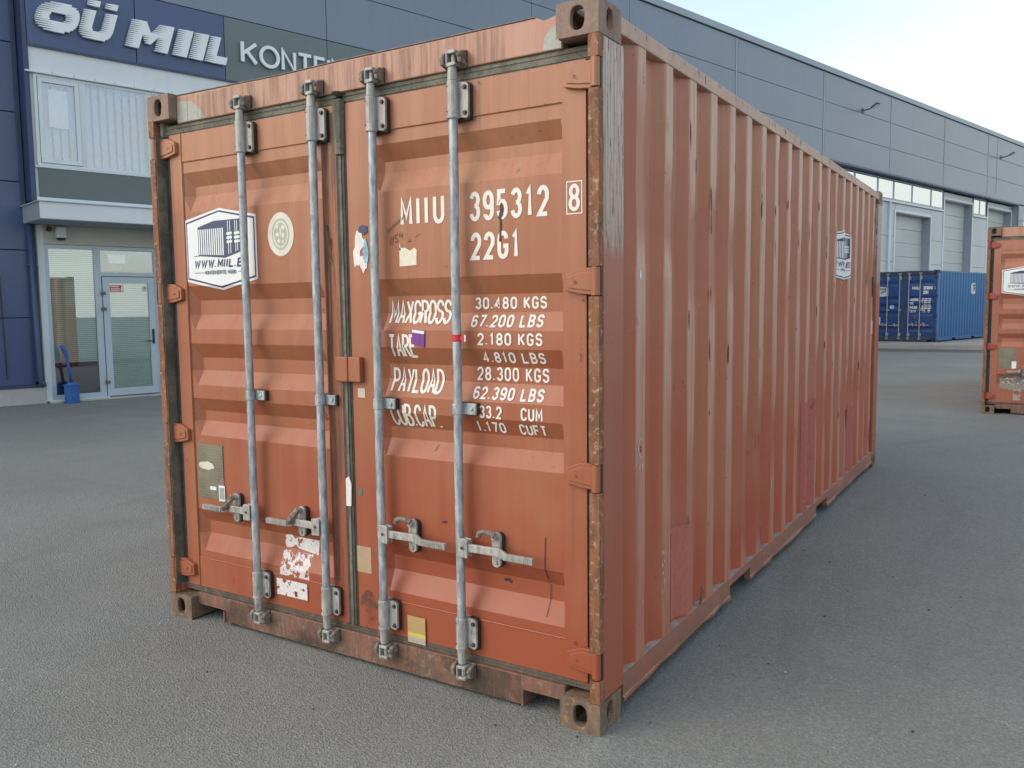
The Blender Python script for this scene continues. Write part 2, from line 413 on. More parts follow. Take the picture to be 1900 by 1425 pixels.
# ------------------------------------------------------------------ stroke lettering
def arc(cx, cy, rx, ry, a0, a1, n=7):
    return [(cx + rx * math.cos(R(a0 + (a1 - a0) * i / n)), cy + ry * math.sin(R(a0 + (a1 - a0) * i / n))) for i in range(n + 1)]
_O = arc(.5, .72, .5, .28, 180, 0, 10) + arc(.5, .28, .5, .28, 0, -180, 10) + [(0, .72)]
_C = arc(.5, .72, .5, .28, 8, 180, 9) + arc(.5, .28, .5, .28, 180, 352, 9)
_S = arc(.5, .73, .5, .27, 10, 180, 8) + arc(.5, .73, .5, .20, 180, 270, 4) + arc(.5, .27, .5, .26, 90, 0, 4) + arc(.5, .27, .5, .27, 0, -170, 8)
G = {
 'O': [_O], '0': [_O], 'C': [_C], 'G': [_C + [(1, .45), (.55, .45)]], 'S': [_S],
 'U': [[(0, 1)] + arc(.5, .28, .5, .28, 180, 360, 9) + [(1, 1)]],
 'M': [[(0, 0), (0, 1), (.5, .30), (1, 1), (1, 0)]], 'N': [[(0, 0), (0, 1), (1, 0), (1, 1)]],
 'I': [[(.5, 0), (.5, 1)]], 'A': [[(0, 0), (.5, 1), (1, 0)], [(.17, .3), (.83, .3)]],
 'X': [[(0, 0), (1, 1)], [(0, 1), (1, 0)]], 'R': [[(0, 0), (0, 1), (.5, 1)] + arc(.5, .755, .5, .245, 90, -90, 7) + [(0, .51)], [(.45, .51), (1, 0)]],
 'P': [[(0, 0), (0, 1), (.5, 1)] + arc(.5, .73, .5, .27, 90, -90, 7) + [(0, .46)]],
 'B': [[(0, .5), (0, 1), (.45, 1)] + arc(.45, .76, .48, .24, 90, -90, 7) + [(0, .52)], [(0, .52), (0, 0), (.48, 0)] + arc(.48, .26, .52, .26, -90, 90, 7) + [(0, .52)]],
 'Y': [[(0, 1), (.5, .45), (1, 1)], [(.5, .45), (.5, 0)]], 'L': [[(0, 1), (0, 0), (1, 0)]],
 'D': [[(0, 0), (0, 1), (.4, 1)] + arc(.4, .68, .6, .32, 90, 0, 5) + arc(.4, .32, .6, .32, 0, -90, 5) + [(0, 0)]],
 'T': [[(0, 1), (1, 1)], [(.5, 1), (.5, 0)]], 'E': [[(1, 1), (0, 1), (0, 0), (1, 0)], [(0, .52), (.85, .52)]],
 'F': [[(1, 1), (0, 1), (0, 0)], [(0, .52), (.85, .52)]], 'K': [[(0, 0), (0, 1)], [(1, 1), (.03, .42)], [(.3, .58), (1, 0)]],
 'W': [[(0, 1), (.25, 0), (.5, .9), (.75, 0), (1, 1)]],
 'Q': [_O], '1': [[(.15, .80), (.55, 1), (.55, 0)]],
 '2': [arc(.5, .72, .5, .28, 175, 0, 9) + [(.97, .58), (0, 0), (1, 0)]],
 '3': [arc(.5, .755, .47, .245, 165, -90, 9), arc(.5, .27, .5, .27, 85, -170, 9)],
 '4': [[(.72, 0), (.72, 1), (0, .26), (1, .26)]],
 '5': [[(.92, 1), (.1, 1), (.04, .56)] + arc(.5, .31, .5, .31, 125, -170, 10)],
 '6': [[(.93, .84)] + arc(.5, .72, .5, .28, 30, 180, 7) + arc(.5, .28, .5, .28, 180, 360, 8) + [(1, .34)], arc(.5, .34, .5, .24, 0, 172, 8)],
 '7': [[(0, 1), (1, 1), (.3, 0)]],
 '8': [arc(.5, .76, .44, .24, -90, 270, 14), arc(.5, .26, .5, .26, 90, 450, 14)],
 '9': [[(.07, .16)] + arc(.5, .28, .5, .28, 210, 360, 7) + arc(.5, .72, .5, .28, 0, 180, 8) + [(0, .66)], arc(.5, .66, .5, .24, 180, 352, 8)],
 '.': [[(.5, 0), (.5, .10)]], ',': [[(.5, .08), (.4, -.1)]], '-': [[(.1, .5), (.9, .5)]], '/': [[(0, 0), (1, 1)]],
}
G['Ü'] = G['U'] + [[(.27, 1.13), (.27, 1.24)], [(.73, 1.13), (.73, 1.24)]]
def ribbon(pts, hw):
    q = [p for i, p in enumerate(pts) if i == 0 or (abs(p[0] - pts[i - 1][0]) + abs(p[1] - pts[i - 1][1])) > 1e-7]
    L = []; Rr = []; n = len(q)
    closed = abs(q[0][0] - q[-1][0]) + abs(q[0][1] - q[-1][1]) < 1e-6
    def dirn(a, b):
        d = (b[0] - a[0], b[1] - a[1]); l = math.hypot(*d) or 1; return (d[0] / l, d[1] / l)
    for i in range(n):
        if i == 0: d0 = dirn(q[-2], q[0]) if closed else dirn(q[0], q[1])
        else: d0 = dirn(q[i - 1], q[i])
        if i == n - 1: d1 = dirn(q[0], q[1]) if closed else d0
        else: d1 = dirn(q[i], q[i + 1])
        m = (-(d0[1] + d1[1]), d0[0] + d1[0]); l = math.hypot(*m)
        if l < 1e-6: m = (-d0[1], d0[0]); k = 1
        else:
            m = (m[0] / l, m[1] / l); k = min(1 / max(.3, m[0] * -d0[1] + m[1] * d0[0]), 1.9)
        L.append((q[i][0] + m[0] * hw * k, q[i][1] + m[1] * hw * k)); Rr.append((q[i][0] - m[0] * hw * k, q[i][1] - m[1] * hw * k))
    return [[L[i], Rr[i], Rr[i + 1], L[i + 1]] for i in range(n - 1)]
ADV = {'I': .35, '1': .75, '.': .30, ',': .3, ' ': .75, 'M': 1.15, 'W': 1.4}
WID = {'I': .0, '.': .0, ',': .0, 'M': 1.15, 'W': 1.4, '1': .7}
def text_quads(txt, x0, x1, z0, z1, sw, gap=.45, slant=0, z0r=None, z1r=None):
    """strokes of txt filling the box x0..x1, z0..z1; sw = stroke width; returns [(quads, layer)]"""
    u = 0; pos = []
    for i, ch in enumerate(txt):
        if ch == ' ': u += 1.05; continue
        w = WID.get(ch, 1.0); pos.append((ch, u, w)); u += w + gap + (.12 if w == 0 else 0)
    tot = u - gap
    k = (x1 - x0 - sw) / tot; out = []
    H = z1 - z0 - sw
    for ch, uu, w in pos:
        for st in G[ch]:
            pts = []
            for (a, b) in st:
                xx = x0 + sw / 2 + (uu + a * (w if w else 0) + (0 if w else 0)) * k + slant * b * H
                fz = (xx - x0) / (x1 - x0)
                lo = z0 if z0r is None else z0 + (z0r - z0) * fz
                pts.append((xx, lo + sw / 2 + b * H))
            if w == 0 and ch in '.': pts = [(pts[0][0], pts[0][1]), (pts[0][0], pts[0][1] + sw * .5)]
            out.append(ribbon(pts, sw / 2))
    return out
def clip_split(poly, axis, cuts):
    """split a convex polygon at the given coordinates of axis"""
    res = []; lo = [-1e9] + sorted(cuts); hi = sorted(cuts) + [1e9]
    mn = min(p[axis] for p in poly); mx = max(p[axis] for p in poly)
    for a, b in zip(lo, hi):
        if mx <= a + 1e-9 or mn >= b - 1e-9: continue
        q = poly
        for lim, sg in ((a, 1), (b, -1)):
            if abs(lim) > 1e8: continue
            r = []
            for i in range(len(q)):
                P, Q = q[i], q[(i + 1) % len(q)]
                dp, dq = sg * (P[axis] - lim), sg * (Q[axis] - lim)
                if dp >= 0: r.append(P)
                if (dp > 0 and dq < 0) or (dp < 0 and dq > 0):
                    t_ = dp / (dp - dq); r.append((P[0] + (Q[0] - P[0]) * t_, P[1] + (Q[1] - P[1]) * t_))
            q = r
            if len(q) < 3: break
        if len(q) >= 3: res.append(q)
    return res

# ------------------------------------------------------------------ container geometry
L_, W_, H_ = 6.058, 2.438, 2.591
YF, YO, YI = .050, .057, .093         # door frame face, outer panel face, inner panel face
ZP = [(2.275, YO), (2.22, YO), (2.155, YI), (2.11, YI), (2.03, YO), (1.675, YO), (1.605, YI), (1.535, YI), (1.465, YO), (1.395, YO), (1.325, YI),
      (1.262, YI), (1.19, YO), (1.125, YO), (1.06, YI), (1.01, YI), (.94, YO), (.565, YO), (.503, YI), (.44, YI), (.355, YO), (.315, YO)]
def door_y(z):
    if z >= 2.275 or z <= .315: return YF
    for (za, ya), (zb, yb) in zip(ZP, ZP[1:]):
        if za >= z >= zb: return ya + (yb - ya) * (za - z) / (za - zb)
    return YO
ZC = [z for z, _ in ZP]
PITCH = .278; Y0C = .340
XO, XI = -.003, -.039
def side_x(y):
    u = (y - Y0C) % PITCH
    if u < .072: return XO
    if u < .140: return XO + (XI - XO) * (u - .072) / .068
    if u < .210: return XI
    return XI + (XO - XI) * (u - .210) / .068
SC = []
for k in range(-1, 21):
    for q in (0, .072, .140, .210): SC.append(Y0C + k * PITCH + q)
SC = [y for y in SC if .205 < y < L_ - .205]

def decal_door(mb, polys, mi=0, eps=.0016, extra=0.0):
    for poly in polys:
        for q in clip_split(poly, 1, ZC):
            zc = sum(p[1] for p in q) / len(q); xc = sum(p[0] for p in q) / len(q)
            fr = xc < -2.268 or -1.338 < xc < -1.066 or xc > -.166
            def yy(z):
                z = min(max(z, min(p[1] for p in q)), max(p[1] for p in q))
                zz = z + (zc - z) * 1e-4
                return YF if fr else door_y(zz)
            vs = [(p[0], yy(p[1]) - eps - extra, p[1]) for p in q]
            mb.add(vs, [tuple(range(len(vs)))], mi)
def decal_side(mb, polys, mi=0, eps=.0018, sgn=1):
    for poly in polys:
        for q in clip_split(poly, 0, SC):
            yc = sum(p[0] for p in q) / len(q)
            vs = [(side_x(p[0] + (yc - p[0]) * 1e-4) + eps, p[0], p[1]) for p in q]
            mb.add(vs, [tuple(range(len(vs)))], mi)

def ring_face(mb, O, U, V, N, W, H, hw, hh, th, mi=0, n=20):
    """rectangular face with an oblong hole, wall thickness th inward (-N)"""
    O, U, V, N = map(Vector, (O, U, V, N)); cx, cy = W / 2, H / 2
    inn = []; out = []
    angs = sorted(set([2 * math.pi * i / n for i in range(n)] + [math.atan2(b, a) % (2 * math.pi) for a, b in ((cx, cy), (-cx, cy), (-cx, -cy), (cx, -cy))]))
    for a in angs:
        c, s = math.cos(a), math.sin(a)
        k = min(cx / abs(c) if abs(c) > 1e-9 else 1e9, cy / abs(s) if abs(s) > 1e-9 else 1e9); out.append((cx + c * k, cy + s * k))
        e = 2.6 if hh > hw * 1.1 else 2.3
        kk = (abs(c / hw) ** e + abs(s / hh) ** e) ** (-1 / e); inn.append((cx + c * kk, cy + s * kk))
    m = len(angs)
    vs = [O + U * p[0] + V * p[1] for p in out] + [O + U * p[0] + V * p[1] for p in inn] + [O + U * p[0] + V * p[1] - N * th for p in inn] + [O + U * p[0] + V * p[1] - N * th for p in out]
    fs = []
    for i in range(m):
        j = (i + 1) % m
        fs += [(i, j, m + j, m + i), (m + i, m + j, 2 * m + j, 2 * m + i), (2 * m + i, 2 * m + j, 3 * m + j, 3 * m + i)]
    mb.add(vs, fs, mi)
def casting(root, ix, iy, iz, mat):
    """ix: 0 left,1 right; iy: 0 door end,1 far end; iz: 0 bottom,1 top"""
    mb = MB(); a, b, c = .162, .178, .118
    x0, x1 = (-a, .0015) if ix else (-W_ - .0015, -W_ + a)
    y0, y1 = (-.0015, b) if not iy else (L_ - b, L_ + .0015)
    z0, z1 = (0.0, c) if not iz else (H_ - c, H_)
    w, d = x1 - x0, y1 - y0
    if not iy:
        ring_face(mb, (x0, y0, z0), (1, 0, 0), (0, 0, 1), (0, -1, 0), w, c, .027, .040, .024); mb.box(x0 + .002, x1 - .002, y1 - .012, y1 - .001, z0 + .002, z1 - .002)
    else:
        ring_face(mb, (x0, y1, z0), (1, 0, 0), (0, 0, 1), (0, 1, 0), w, c, .027, .040, .024); mb.box(x0 + .002, x1 - .002, y0 + .001, y0 + .012, z0 + .002, z1 - .002)
    if ix:
        ring_face(mb, (x1, y0, z0), (0, 1, 0), (0, 0, 1), (1, 0, 0), d, c, .026, .040, .024); mb.box(x0 + .0005, x0 + .012, y0 + .0025, y1 - .0025, z0 + .0025, z1 - .0025)
    else:
        ring_face(mb, (x0, y0, z0), (0, 1, 0), (0, 0, 1), (-1, 0, 0), d, c, .026, .040, .024); mb.box(x1 - .012, x1 - .0005, y0 + .0025, y1 - .0025, z0 + .0025, z1 - .0025)
    if iz:
        ring_face(mb, (x0, y0, z1), (1, 0, 0), (0, 1, 0), (0, 0, 1), w, d, .030, .055, .024); mb.box(x0 + .003, x1 - .003, y0 + .003, y1 - .003, z0 + .0005, z0 + .012)
    else:
        ring_face(mb, (x0, y0, z0), (1, 0, 0), (0, 1, 0), (0, 0, -1), w, d, .030, .055, .024); mb.box(x0 + .003, x1 - .003, y0 + .003, y1 - .003, z1 - .012, z1 - .0005)
    return mb.build('corner_casting', mat, root, bevel=.0045 if iz else .008, seg=2)

HZ = (2.345, 1.640, .945, .255)           # hinge heights
def jit(a): return random.uniform(-a, a)

def container(root, P, opt):
    """P: dict of materials. Local frame: near bottom corner of door end at origin, door end faces -Y, container spans x -2.438..0, y 0..6.058"""
    # castings
    for ix in (0, 1):
        for iy in (0, 1):
            for iz in (0, 1):
                casting(root, ix, iy, iz, P['cast_top'] if iz else P['cast'])
    # corner posts: door end
    for sx in (1, 0):
        def X(x): return x if sx else -W_ - x
        mb = MB(); mb.prism([(X(0), .037), (X(0), .206), (X(-.050), .206), (X(-.050), .080), (X(-.040), .037)], 'z', .118, H_ - .118)
        mb.build('corner_post', P['post'], root, bevel=.003, seg=1)
        zs = [H_ - .118] + [q for h in HZ for q in (h + .052, h - .052)] + [.118]
        for i in range(0, len(zs), 2):
            mb = MB(); za, zb = zs[i], zs[i + 1]; n = max(2, int((za - zb) / .05)); 
            for j in range(n):
                p, q = zb + (za - zb) * j / n, zb + (za - zb) * (j + 1) / n
                # slightly battered folded lip
                if j == 0: dprev = (jit(.0015), jit(.0018))
                dn = (jit(.0015), jit(.0018)) if j < n - 1 else (0, 0)
                vs = []
                for (zz, dd) in ((p, dprev), (q, dn)):
                    for (a, b) in ((0, 0), (0, .0365), (-.0395, .0365), (-.0395, 0)):
                        vs.append((X(a + (dd[0] if a == 0 else 0)), b + (dd[1] if b == 0 else 0), zz))
                fs = [(0, 1, 5, 4), (1, 2, 6, 5), (2, 3, 7, 6), (3, 0, 4, 7)]
                if j == 0: fs.append((3, 2, 1, 0))
                if j == n - 1: fs.append((4, 5, 6, 7))
                mb.add(vs, fs); dprev = dn
            mb.build('post_edge', P['edge'], root)
        # far end post
        mb = MB(); mb.prism([(X(0), L_), (X(0), L_ - .206), (X(-.06), L_ - .206), (X(-.06), L_ - .06), (X(-.12), L_ - .06), (X(-.12), L_)], 'z', .118, H_ - .118)
        mb.build('corner_post', P['post'], root, bevel=.003, seg=1)
        # corrugated side wall: rows in z with gentle dents
        ys = [.204] + SC + [L_ - .204]; zr = [.150 + (2.512 - .150) * i / 14 for i in range(15)]
        mb = MB(); vs = []
        for zz in zr:
            for i, y in enumerate(ys):
                x = side_x(min(max(y, .205), L_ - .205)); d = 0
                if opt.get('dents', True) and zr[0] < zz < zr[-1]:
                    q = mnoise.noise(Vector((y * 1.3, zz * 1.9, sx * 7.0 + opt.get('seed', 0)))); d = -.010 * max(0, q) * 1.8 + .0028 * mnoise.noise(Vector((y * 9, zz * 5, 3)))
                vs.append((X(x + min(d, .0008)), y + (0 if d == 0 else .0035 * mnoise.noise(Vector((y * 7, zz * 4, 9)))), zz))
        m = len(ys); fs = [(r * m + i, r * m + i + 1, (r + 1) * m + i + 1, (r + 1) * m + i) for r in range(len(zr) - 1) for i in range(m - 1)]
        mb.add(vs, fs); mb.build('side_wall', P['side'], root)
        # top rail
        mb = MB(); mb.box(X(.0), X(-.058), .178, L_ - .178, 2.512, 2.572); mb.build('top_rail', P['rail'], root, bevel=.004)
        # bottom rail with fork pockets
        py = opt.get('pockets', ((1.52, 1.88), (3.50, 3.86)))
        ysp = [.206] + [q for a in py for q in a] + [L_ - .206]
        mb = MB(); mb.box(X(-.001), X(-.052), .206, L_ - .206, .118, .155)
        for i in range(0, len(ysp), 2):
            a, b = ysp[i], ysp[i + 1]; n = max(2, int((b - a) / .12)); 
            pr = 0
            for j in range(n):
                p, q = a + (b - a) * j / n, a + (b - a) * (j + 1) / n
                nx_ = random.uniform(-.010, .003) if 0 < j + 1 < n else 0
                nz_ = .0
                vs = []
                for (yy, dd) in ((p, pr), (q, nx_)):
                    for (xx, zz) in ((-.001, .118), (-.052, .118), (-.030, .048), (.003 + dd, .048 - dd * .3), (.003 + dd, .062 - dd * .3), (-.003, .070)):
                        vs.append((X(xx), yy, zz))
                fs = [(k, (k + 1) % 6, (k + 1) % 6 + 6, k + 6) for k in range(6)]
                if j == 0: fs.append((5, 4, 3, 2, 1, 0))
                if j == n - 1: fs.append((6, 7, 8, 9, 10, 11))
                mb.add(vs, fs); pr = nx_
        mb.build('bottom_rail', P['rail'], root)
        mb = MB(); mb.box(X(-.004), X(-.054), .207, L_ - .207, .1555, .1575); mb.build('rail_ledge', P['ledge'], root)
    # roof, floor, end wall
    mb = MB(); n = 40
    for i in range(n):
        y0, y1 = .18 + (L_ - .36) * i / n, .18 + (L_ - .36) * (i + 1) / n; q = (y1 - y0) / 4
        for (a, b, za, zb) in ((0, 1, 2.560, 2.560), (1, 2, 2.560, 2.575), (2, 3, 2.575, 2.575), (3, 4, 2.575, 2.560)):
            mb.add([(-W_ + .058, y0 + a * q, za), (-.058, y0 + a * q, za), (-.058, y0 + b * q, zb), (-W_ + .058, y0 + b * q, zb)], [(0, 1, 2, 3)])
    mb.build('roof', P['rail'], root)
    mb = MB(); mb.box(-W_ + .06, -.06, .09, L_ - .09, .120, .148)
    for k in range(15): y = .42 + k * .37; mb.box(-W_ + .055, -.055, y, y + .05, .05, .1195)
    mb.build('floor', M['dark'], root)
    mb = MB(); xs = [-W_ + .12 + (W_ - .24) * i / 36 for i in range(37)]
    for i, (a, b) in enumerate(zip(xs, xs[1:])):
        ya, yb = [(L_ - .01, L_ - .01), (L_ - .01, L_ - .045), (L_ - .045, L_ - .045), (L_ - .045, L_ - .01)][i % 4]
        mb.add([(a, ya, .15), (b, yb, .15), (b, yb, 2.50), (a, ya, 2.50)], [(0, 1, 2, 3)])
    mb.build('end_wall', P['side'], root)
    mb = MB(); mb.box(-W_ + .162, -.162, L_ - .06, L_, .03, .150); mb.build('end_sill', P['rail'], root, bevel=.004)
    mb = MB(); mb.box(-W_ + .162, -.162, L_ - .06, L_, 2.50, 2.58); mb.build('end_header', P['rail'], root, bevel=.004)
    # door header and sill
    mb = MB(); mb.prism([(-W_ + .163, 2.455), (-.163, 2.455), (-.163, 2.578), (-.235, 2.563), (-.265, 2.578), (-.75, 2.578), (-1.20, 2.580), (-1.56, 2.576), (-W_ + .163, 2.586)], 'y', .044, .10)
    hd = mb.build('door_header', P['header'], root, bevel=.003, seg=1)
    mb = MB(); mb.prism([(-W_ + .165, 2.5865), (-1.56, 2.5765), (-1.20, 2.5805), (-.75, 2.5785), (-.27, 2.5785), (-.27, 2.5820), (-.75, 2.5820), (-1.20, 2.5840), (-1.56, 2.5800), (-W_ + .165, 2.5900)], 'y', .041, .098); mb.build('header_lip', P['keeper'], hd)
    mb = MB()
    mb.prism([(-W_ + .163, .074), (-2.069, .074), (-2.069, .018), (-.350, .018), (-.350, .078), (-.163, .078), (-.163, .136), (-W_ + .163, .136)], 'y', .040, .10)
    mb.box(-2.077, -2.068, .030, .30, .016, .075); mb.box(-.351, -.342, .030, .30, .016, .078)
    sl = mb.build('door_sill', P['sill'], root, bevel=.002, seg=1)
    # ribbed rubber gaskets around and between the doors
    def gasket(name, x0, x1, z0, z1, vert, mat, y=.056):
        mb = MB(); n = 3
        mb.box(x0, x1, y, y + .03, z0, z1)
        for i in range(n - 1):
            f0, f1 = (i + .25) / (n - 1), (i + .75) / (n - 1)
            if vert: mb.box(x0 + (x1 - x0) * f0, x0 + (x1 - x0) * f1, y - .0035, y, z0, z1)
            else: mb.box(x0, x1, y - .0035, y, z0 + (z1 - z0) * f0, z0 + (z1 - z0) * f1)
        return mb.build(name, mat, root)
    gasket('gasket', -W_ + .045, -.045, 2.408, 2.4545, False, P['gasket'])
    gasket('gasket', -W_ + .045, -.045, .1365, .166, False, M['gasket_brown'])
    gasket('gasket', -W_ + .0395, -2.352, .166, 2.408, True, M['gasket_dark'], .058)
    gasket('gasket', -.074, -.0395, .166, 2.408, True, M['gasket_dark'], .060)
    gasket('gasket', -1.252, -1.196, .168, 2.420, True, M['gasket_dark'], .047)
    mb = MB(); mb.tube([(-1.224, .049, 2.45), (-1.224, .045, 2.42), (-1.224, .044, 2.2)], .02, 8, rs=[.034, .030, .020]); mb.build('gasket', P['gasket'], root)
    mb = MB(); mb.box(-1.231, -1.218, .0405, .044, .168, 2.40); mb.build('gasket', P['gasket'], root)
    # grey inner faces of the post recess
    mb = MB(); mb.box(-W_ + .0400, -W_ + .0445, .004, .057, .166, 2.408); mb.build('gasket', P['gasket'], root)
    # doors
    rods = {0: (-1.795, -1.350), 1: (-1.018, -.614)}
    for di, (xl, xr, xpl, xpr, bl, br) in enumerate(((-2.352, -1.2445, -2.268, -1.338, .045, .040), (-1.2005, -.074, -1.066, -.166, .045, .012))):
        # door leaf: frame tubes and pressed panel in one mesh
        mb = MB()
        mb.box(xl, xpl, YF, YF + .05, .166, 2.408); mb.box(xpr, xr, YF, YF + .05, .166, 2.408)
        mb.box(xpl, xpr, YF + .004, YF + .05, 2.275, 2.408); mb.box(xpl, xpr, YF + .004, YF + .05, .166, .315)
        nx = 10; xsn = [xpl, xpl + bl] + [xpl + bl + (xpr - br - xpl - bl) * i / nx for i in range(1, nx)] + [xpr - br, xpr]
        zz_ = []
        for (a, _), (b, _) in zip(ZP, ZP[1:]):
            k = max(1, int((a - b) / .09)); zz_ += [a + (b - a) * i / k for i in range(k)]
        zz_.append(ZP[-1][0]); vs = []
        for z in zz_:
            y = door_y(z - 1e-5 if z == 2.275 else (z + 1e-5 if z == .315 else z))
            for i, x in enumerate(xsn):
                yy = YO if i in (0, len(xsn) - 1) else y
                if 1 < i < len(xsn) - 2: yy += .0009 * mnoise.noise(Vector((x * 4, z * 5, 2 + di)))
                vs.append((x, yy, z))
        m = len(xsn); mb.add(vs, [(r * m + i, r * m + i + 1, (r + 1) * m + i + 1, (r + 1) * m + i) for r in range(len(zz_) - 1) for i in range(m - 1)])
        door = mb.build('door', P['door'], root)
        # weld beads along the panel
        mb = MB()
        for zz in (2.275, .315): mb.tube([(xpl, YF + .004, zz), (xpr, YF + .004, zz)], .003, 5)
        mb.tube([(xpr, YO - .003, .32), (xpr, YO - .003, 2.27)], .004, 5); mb.tube([(xpl, YO - .002, .32), (xpl, YO - .002, 2.27)], .003, 5)
        mb.build('weld_bead', P['door'], door)
        # hinges
        for h in HZ:
            h += jit(.003)
            def X(x): return x if di else -W_ - x
            mb = MB()
            mb.prism([(X(-.012), h + .050), (X(-.095), h + .046), (X(-.150), h + .024), (X(-.152), h - .030), (X(-.095), h - .042), (X(-.012), h - .050)], 'y', .030, .0495)
            mb.prism([(X(-.012), h + .036), (X(-.090), h + .032), (X(-.138), h + .014), (X(-.138), h - .020), (X(-.090), h - .028), (X(-.012), h - .036)], 'y', .0255, .030)
            mb.build('hinge', P['hinge'], door, bevel=.004)
            mb = MB(); mb.tube([(X(-.020), .014, h - .050), (X(-.020), .014, h + .050)], .0165, 14)
            mb.box(X(-.035), X(-.006), .014, .022, h - .048, h + .048)
            mb.build('hinge_barrel', P['hinge'], door, smooth=False, bevel=.002, seg=1)
            mb = MB(); mb.box(X(-.003), X(-.0395), .0225, .0368, h - .0515, h + .0515); mb.build('hinge_slot_shade', M['black'], door)  # black box stands in for the shade inside the open slot
            if opt.get('fine'):
                mb = MB(); mb.tube([(X(-.105), .0262, h - .002), (X(-.105), .0245, h - .002)], .007, 8); mb.build('hinge_bolt', M['edge'], door)
        # locking rods and fittings
        for ri, xr_ in enumerate(rods[di]):
            yr = .010; sgn = 1 if di else -1
            mb = MB(); mb.tube([(xr_ + .0015 * math.sin(i * 1.3), yr, .205 + (2.395 - .205) * i / 12) for i in range(13)], .0178, 16, cap=True)
            rod = mb.build('locking_rod', P['galv'], door, smooth=True)
            for (za, zb, up) in ((2.268, 2.402, 1), (.203, .327, -1)):
                mb = MB()
                mb.tube([(xr_, yr, za - .004), (xr_, yr, za + .006), (xr_, yr, za + .0065), (xr_, yr, zb - .006), (xr_, yr, zb)], .0225, 16, rs=[.0245, .0245, .0225, .0225, .021])
                mb.box(xr_ - .024, xr_ + .020, yr - .002, YF + .003, za, zb)
                mb.prism([(xr_ + .015, za + .012), (xr_ + .022, za + .001), (xr_ + .052, za - .004), (xr_ + .062, za + .006), (xr_ + .062, zb - .016), (xr_ + .052, zb - .006), (xr_ + .015, zb - .002)], 'y', .022, .034)
                mb.build('rod_guide', P['galv_light'], door, bevel=.003)
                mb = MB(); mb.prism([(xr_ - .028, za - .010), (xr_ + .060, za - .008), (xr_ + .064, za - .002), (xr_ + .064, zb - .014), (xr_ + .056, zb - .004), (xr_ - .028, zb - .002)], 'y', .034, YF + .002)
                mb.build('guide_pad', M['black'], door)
                mb = MB()
                for (bx, bz) in ((xr_ + .048, za + .016), (xr_ + .048, zb - .024)):
                    mb.tube([(bx, .023, bz), (bx, .014, bz)], .0065, 8); mb.tube([(bx, .0235, bz), (bx, .020, bz)], .0095, 10)
                for bz in (za + .02, zb - .02): mb.tube([(xr_ - .012, yr - .018, bz), (xr_ - .012, yr - .0225, bz)], .003, 8)
                mb.build('guide_bolt', M['bolt'], door)
                # cam head above / below the guide, keeper on header / sill
                zc = 2.487 if up > 0 else .108; zq = zb if up > 0 else za
                zn = zc - .030 if up > 0 else zc + .030
                mb = MB(); mb.tube([(xr_, yr, zq), (xr_, yr, (zq + zn) / 2), (xr_, yr, zn)], .018, 14, rs=[.0195, .018, .0165])
                mb.box(xr_ - .0165, xr_ - .0100, yr - .020, yr + .024, zc - .032, zc + .024)
                mb.box(xr_ - .0100, xr_ + .026, yr - .020, yr + .020, zc + .012, zc + .025); mb.box(xr_ - .0100, xr_ + .026, yr - .020, yr + .020, zc - .032, zc - .020)
                mb.tube([(xr_ + .004, yr + .004, zc - .02), (xr_ + .004, yr + .004, zc + .012)], .010, 10)
                mb.build('rod_cam', P['galv_light'], door, bevel=.003)
                mb = MB()
                for sx_ in (-1, 1):
                    bx = xr_ + sx_ * .040
                    mb.prism([(yr - .012, zc - .022), (.0435, zc - .034), (.0435, zc + .028), (yr - .004, zc + .022), (yr - .016, zc + .006)], 'x', bx - .009, bx + .009)
                mb.box(xr_ - .049, xr_ + .049, .032, .0435, zc - .036, zc + .030)
                mb.tube([(xr_ + .030, .004, zc + .004), (xr_ + .048, -.006, zc + .006)], .010, 8)
                mb.build('cam_keeper', P['keeper'], hd if up > 0 else sl, bevel=.004)
            # mid clamp
            mb = MB(); zc = 1.162
            mb.box(xr_ + .008, xr_ + .072, .026, .036, zc - .022, zc + .022); mb.box(xr_ - .026, xr_ + .014, .020, YF + .003, zc - .022, zc + .022)
            mb.tube([(xr_, yr, zc - .021), (xr_, yr, zc + .021)], .0215, 16)
            mb.tube([(xr_ + .052, .026, zc), (xr_ + .052, .021, zc)], .008, 10)
            mb.build('rod_clamp', P['galv'], door, bevel=.002)
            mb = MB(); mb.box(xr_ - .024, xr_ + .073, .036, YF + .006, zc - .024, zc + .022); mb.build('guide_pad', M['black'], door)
            # handle
            zh = .622; xe = xr_ + sgn * .350
            hz = .62 if di else .60
            if ri == 0 and not di: hz = .612
            mb = MB()
            def HX(t): return xr_ + sgn * t
            mb.prism([(HX(.006), hz - .038), (HX(.052), hz - .040), (HX(.052), hz + .032), (HX(.040), hz + .038), (HX(.006), hz + .036)], 'y', -.018, -.011)
            mb.prism([(HX(.006), hz - .038), (HX(.052), hz - .040), (HX(.052), hz + .032), (HX(.006), hz + .036)], 'y', .012, .020)
            mb.box(HX(.040), HX(.052), -.012, .013, hz - .034, hz + .030)
            mb.prism([(HX(.045), hz - .016), (HX(.17), hz - .014), (HX(.215), hz - .024), (HX(.225), hz + .002), (HX(.195), hz + .018), (HX(.045), hz + .016)], 'y', -.010, .004)
            mb.build('handle', P['galv_light'], door, bevel=.003)
            mb = MB(); mb.box(HX(.215), HX(.345), -.016, .002, hz - .022, hz + .002)
            for k in range(13): q = .222 + k * .009; mb.box(HX(q), HX(q + .004), -.018, -.016, hz - .0215, hz + .0015)
            mb.build('handle_grip', P['galv_light'], door, bevel=.0015, seg=1)
            mb = MB(); mb.tube([(HX(.028), -.018, hz), (HX(.028), -.022, hz)], .006, 8); mb.build('handle_rivet', M['bolt'], door)
            # catch plate and hook
            xc = HX(.150 if ri == 0 else .158)
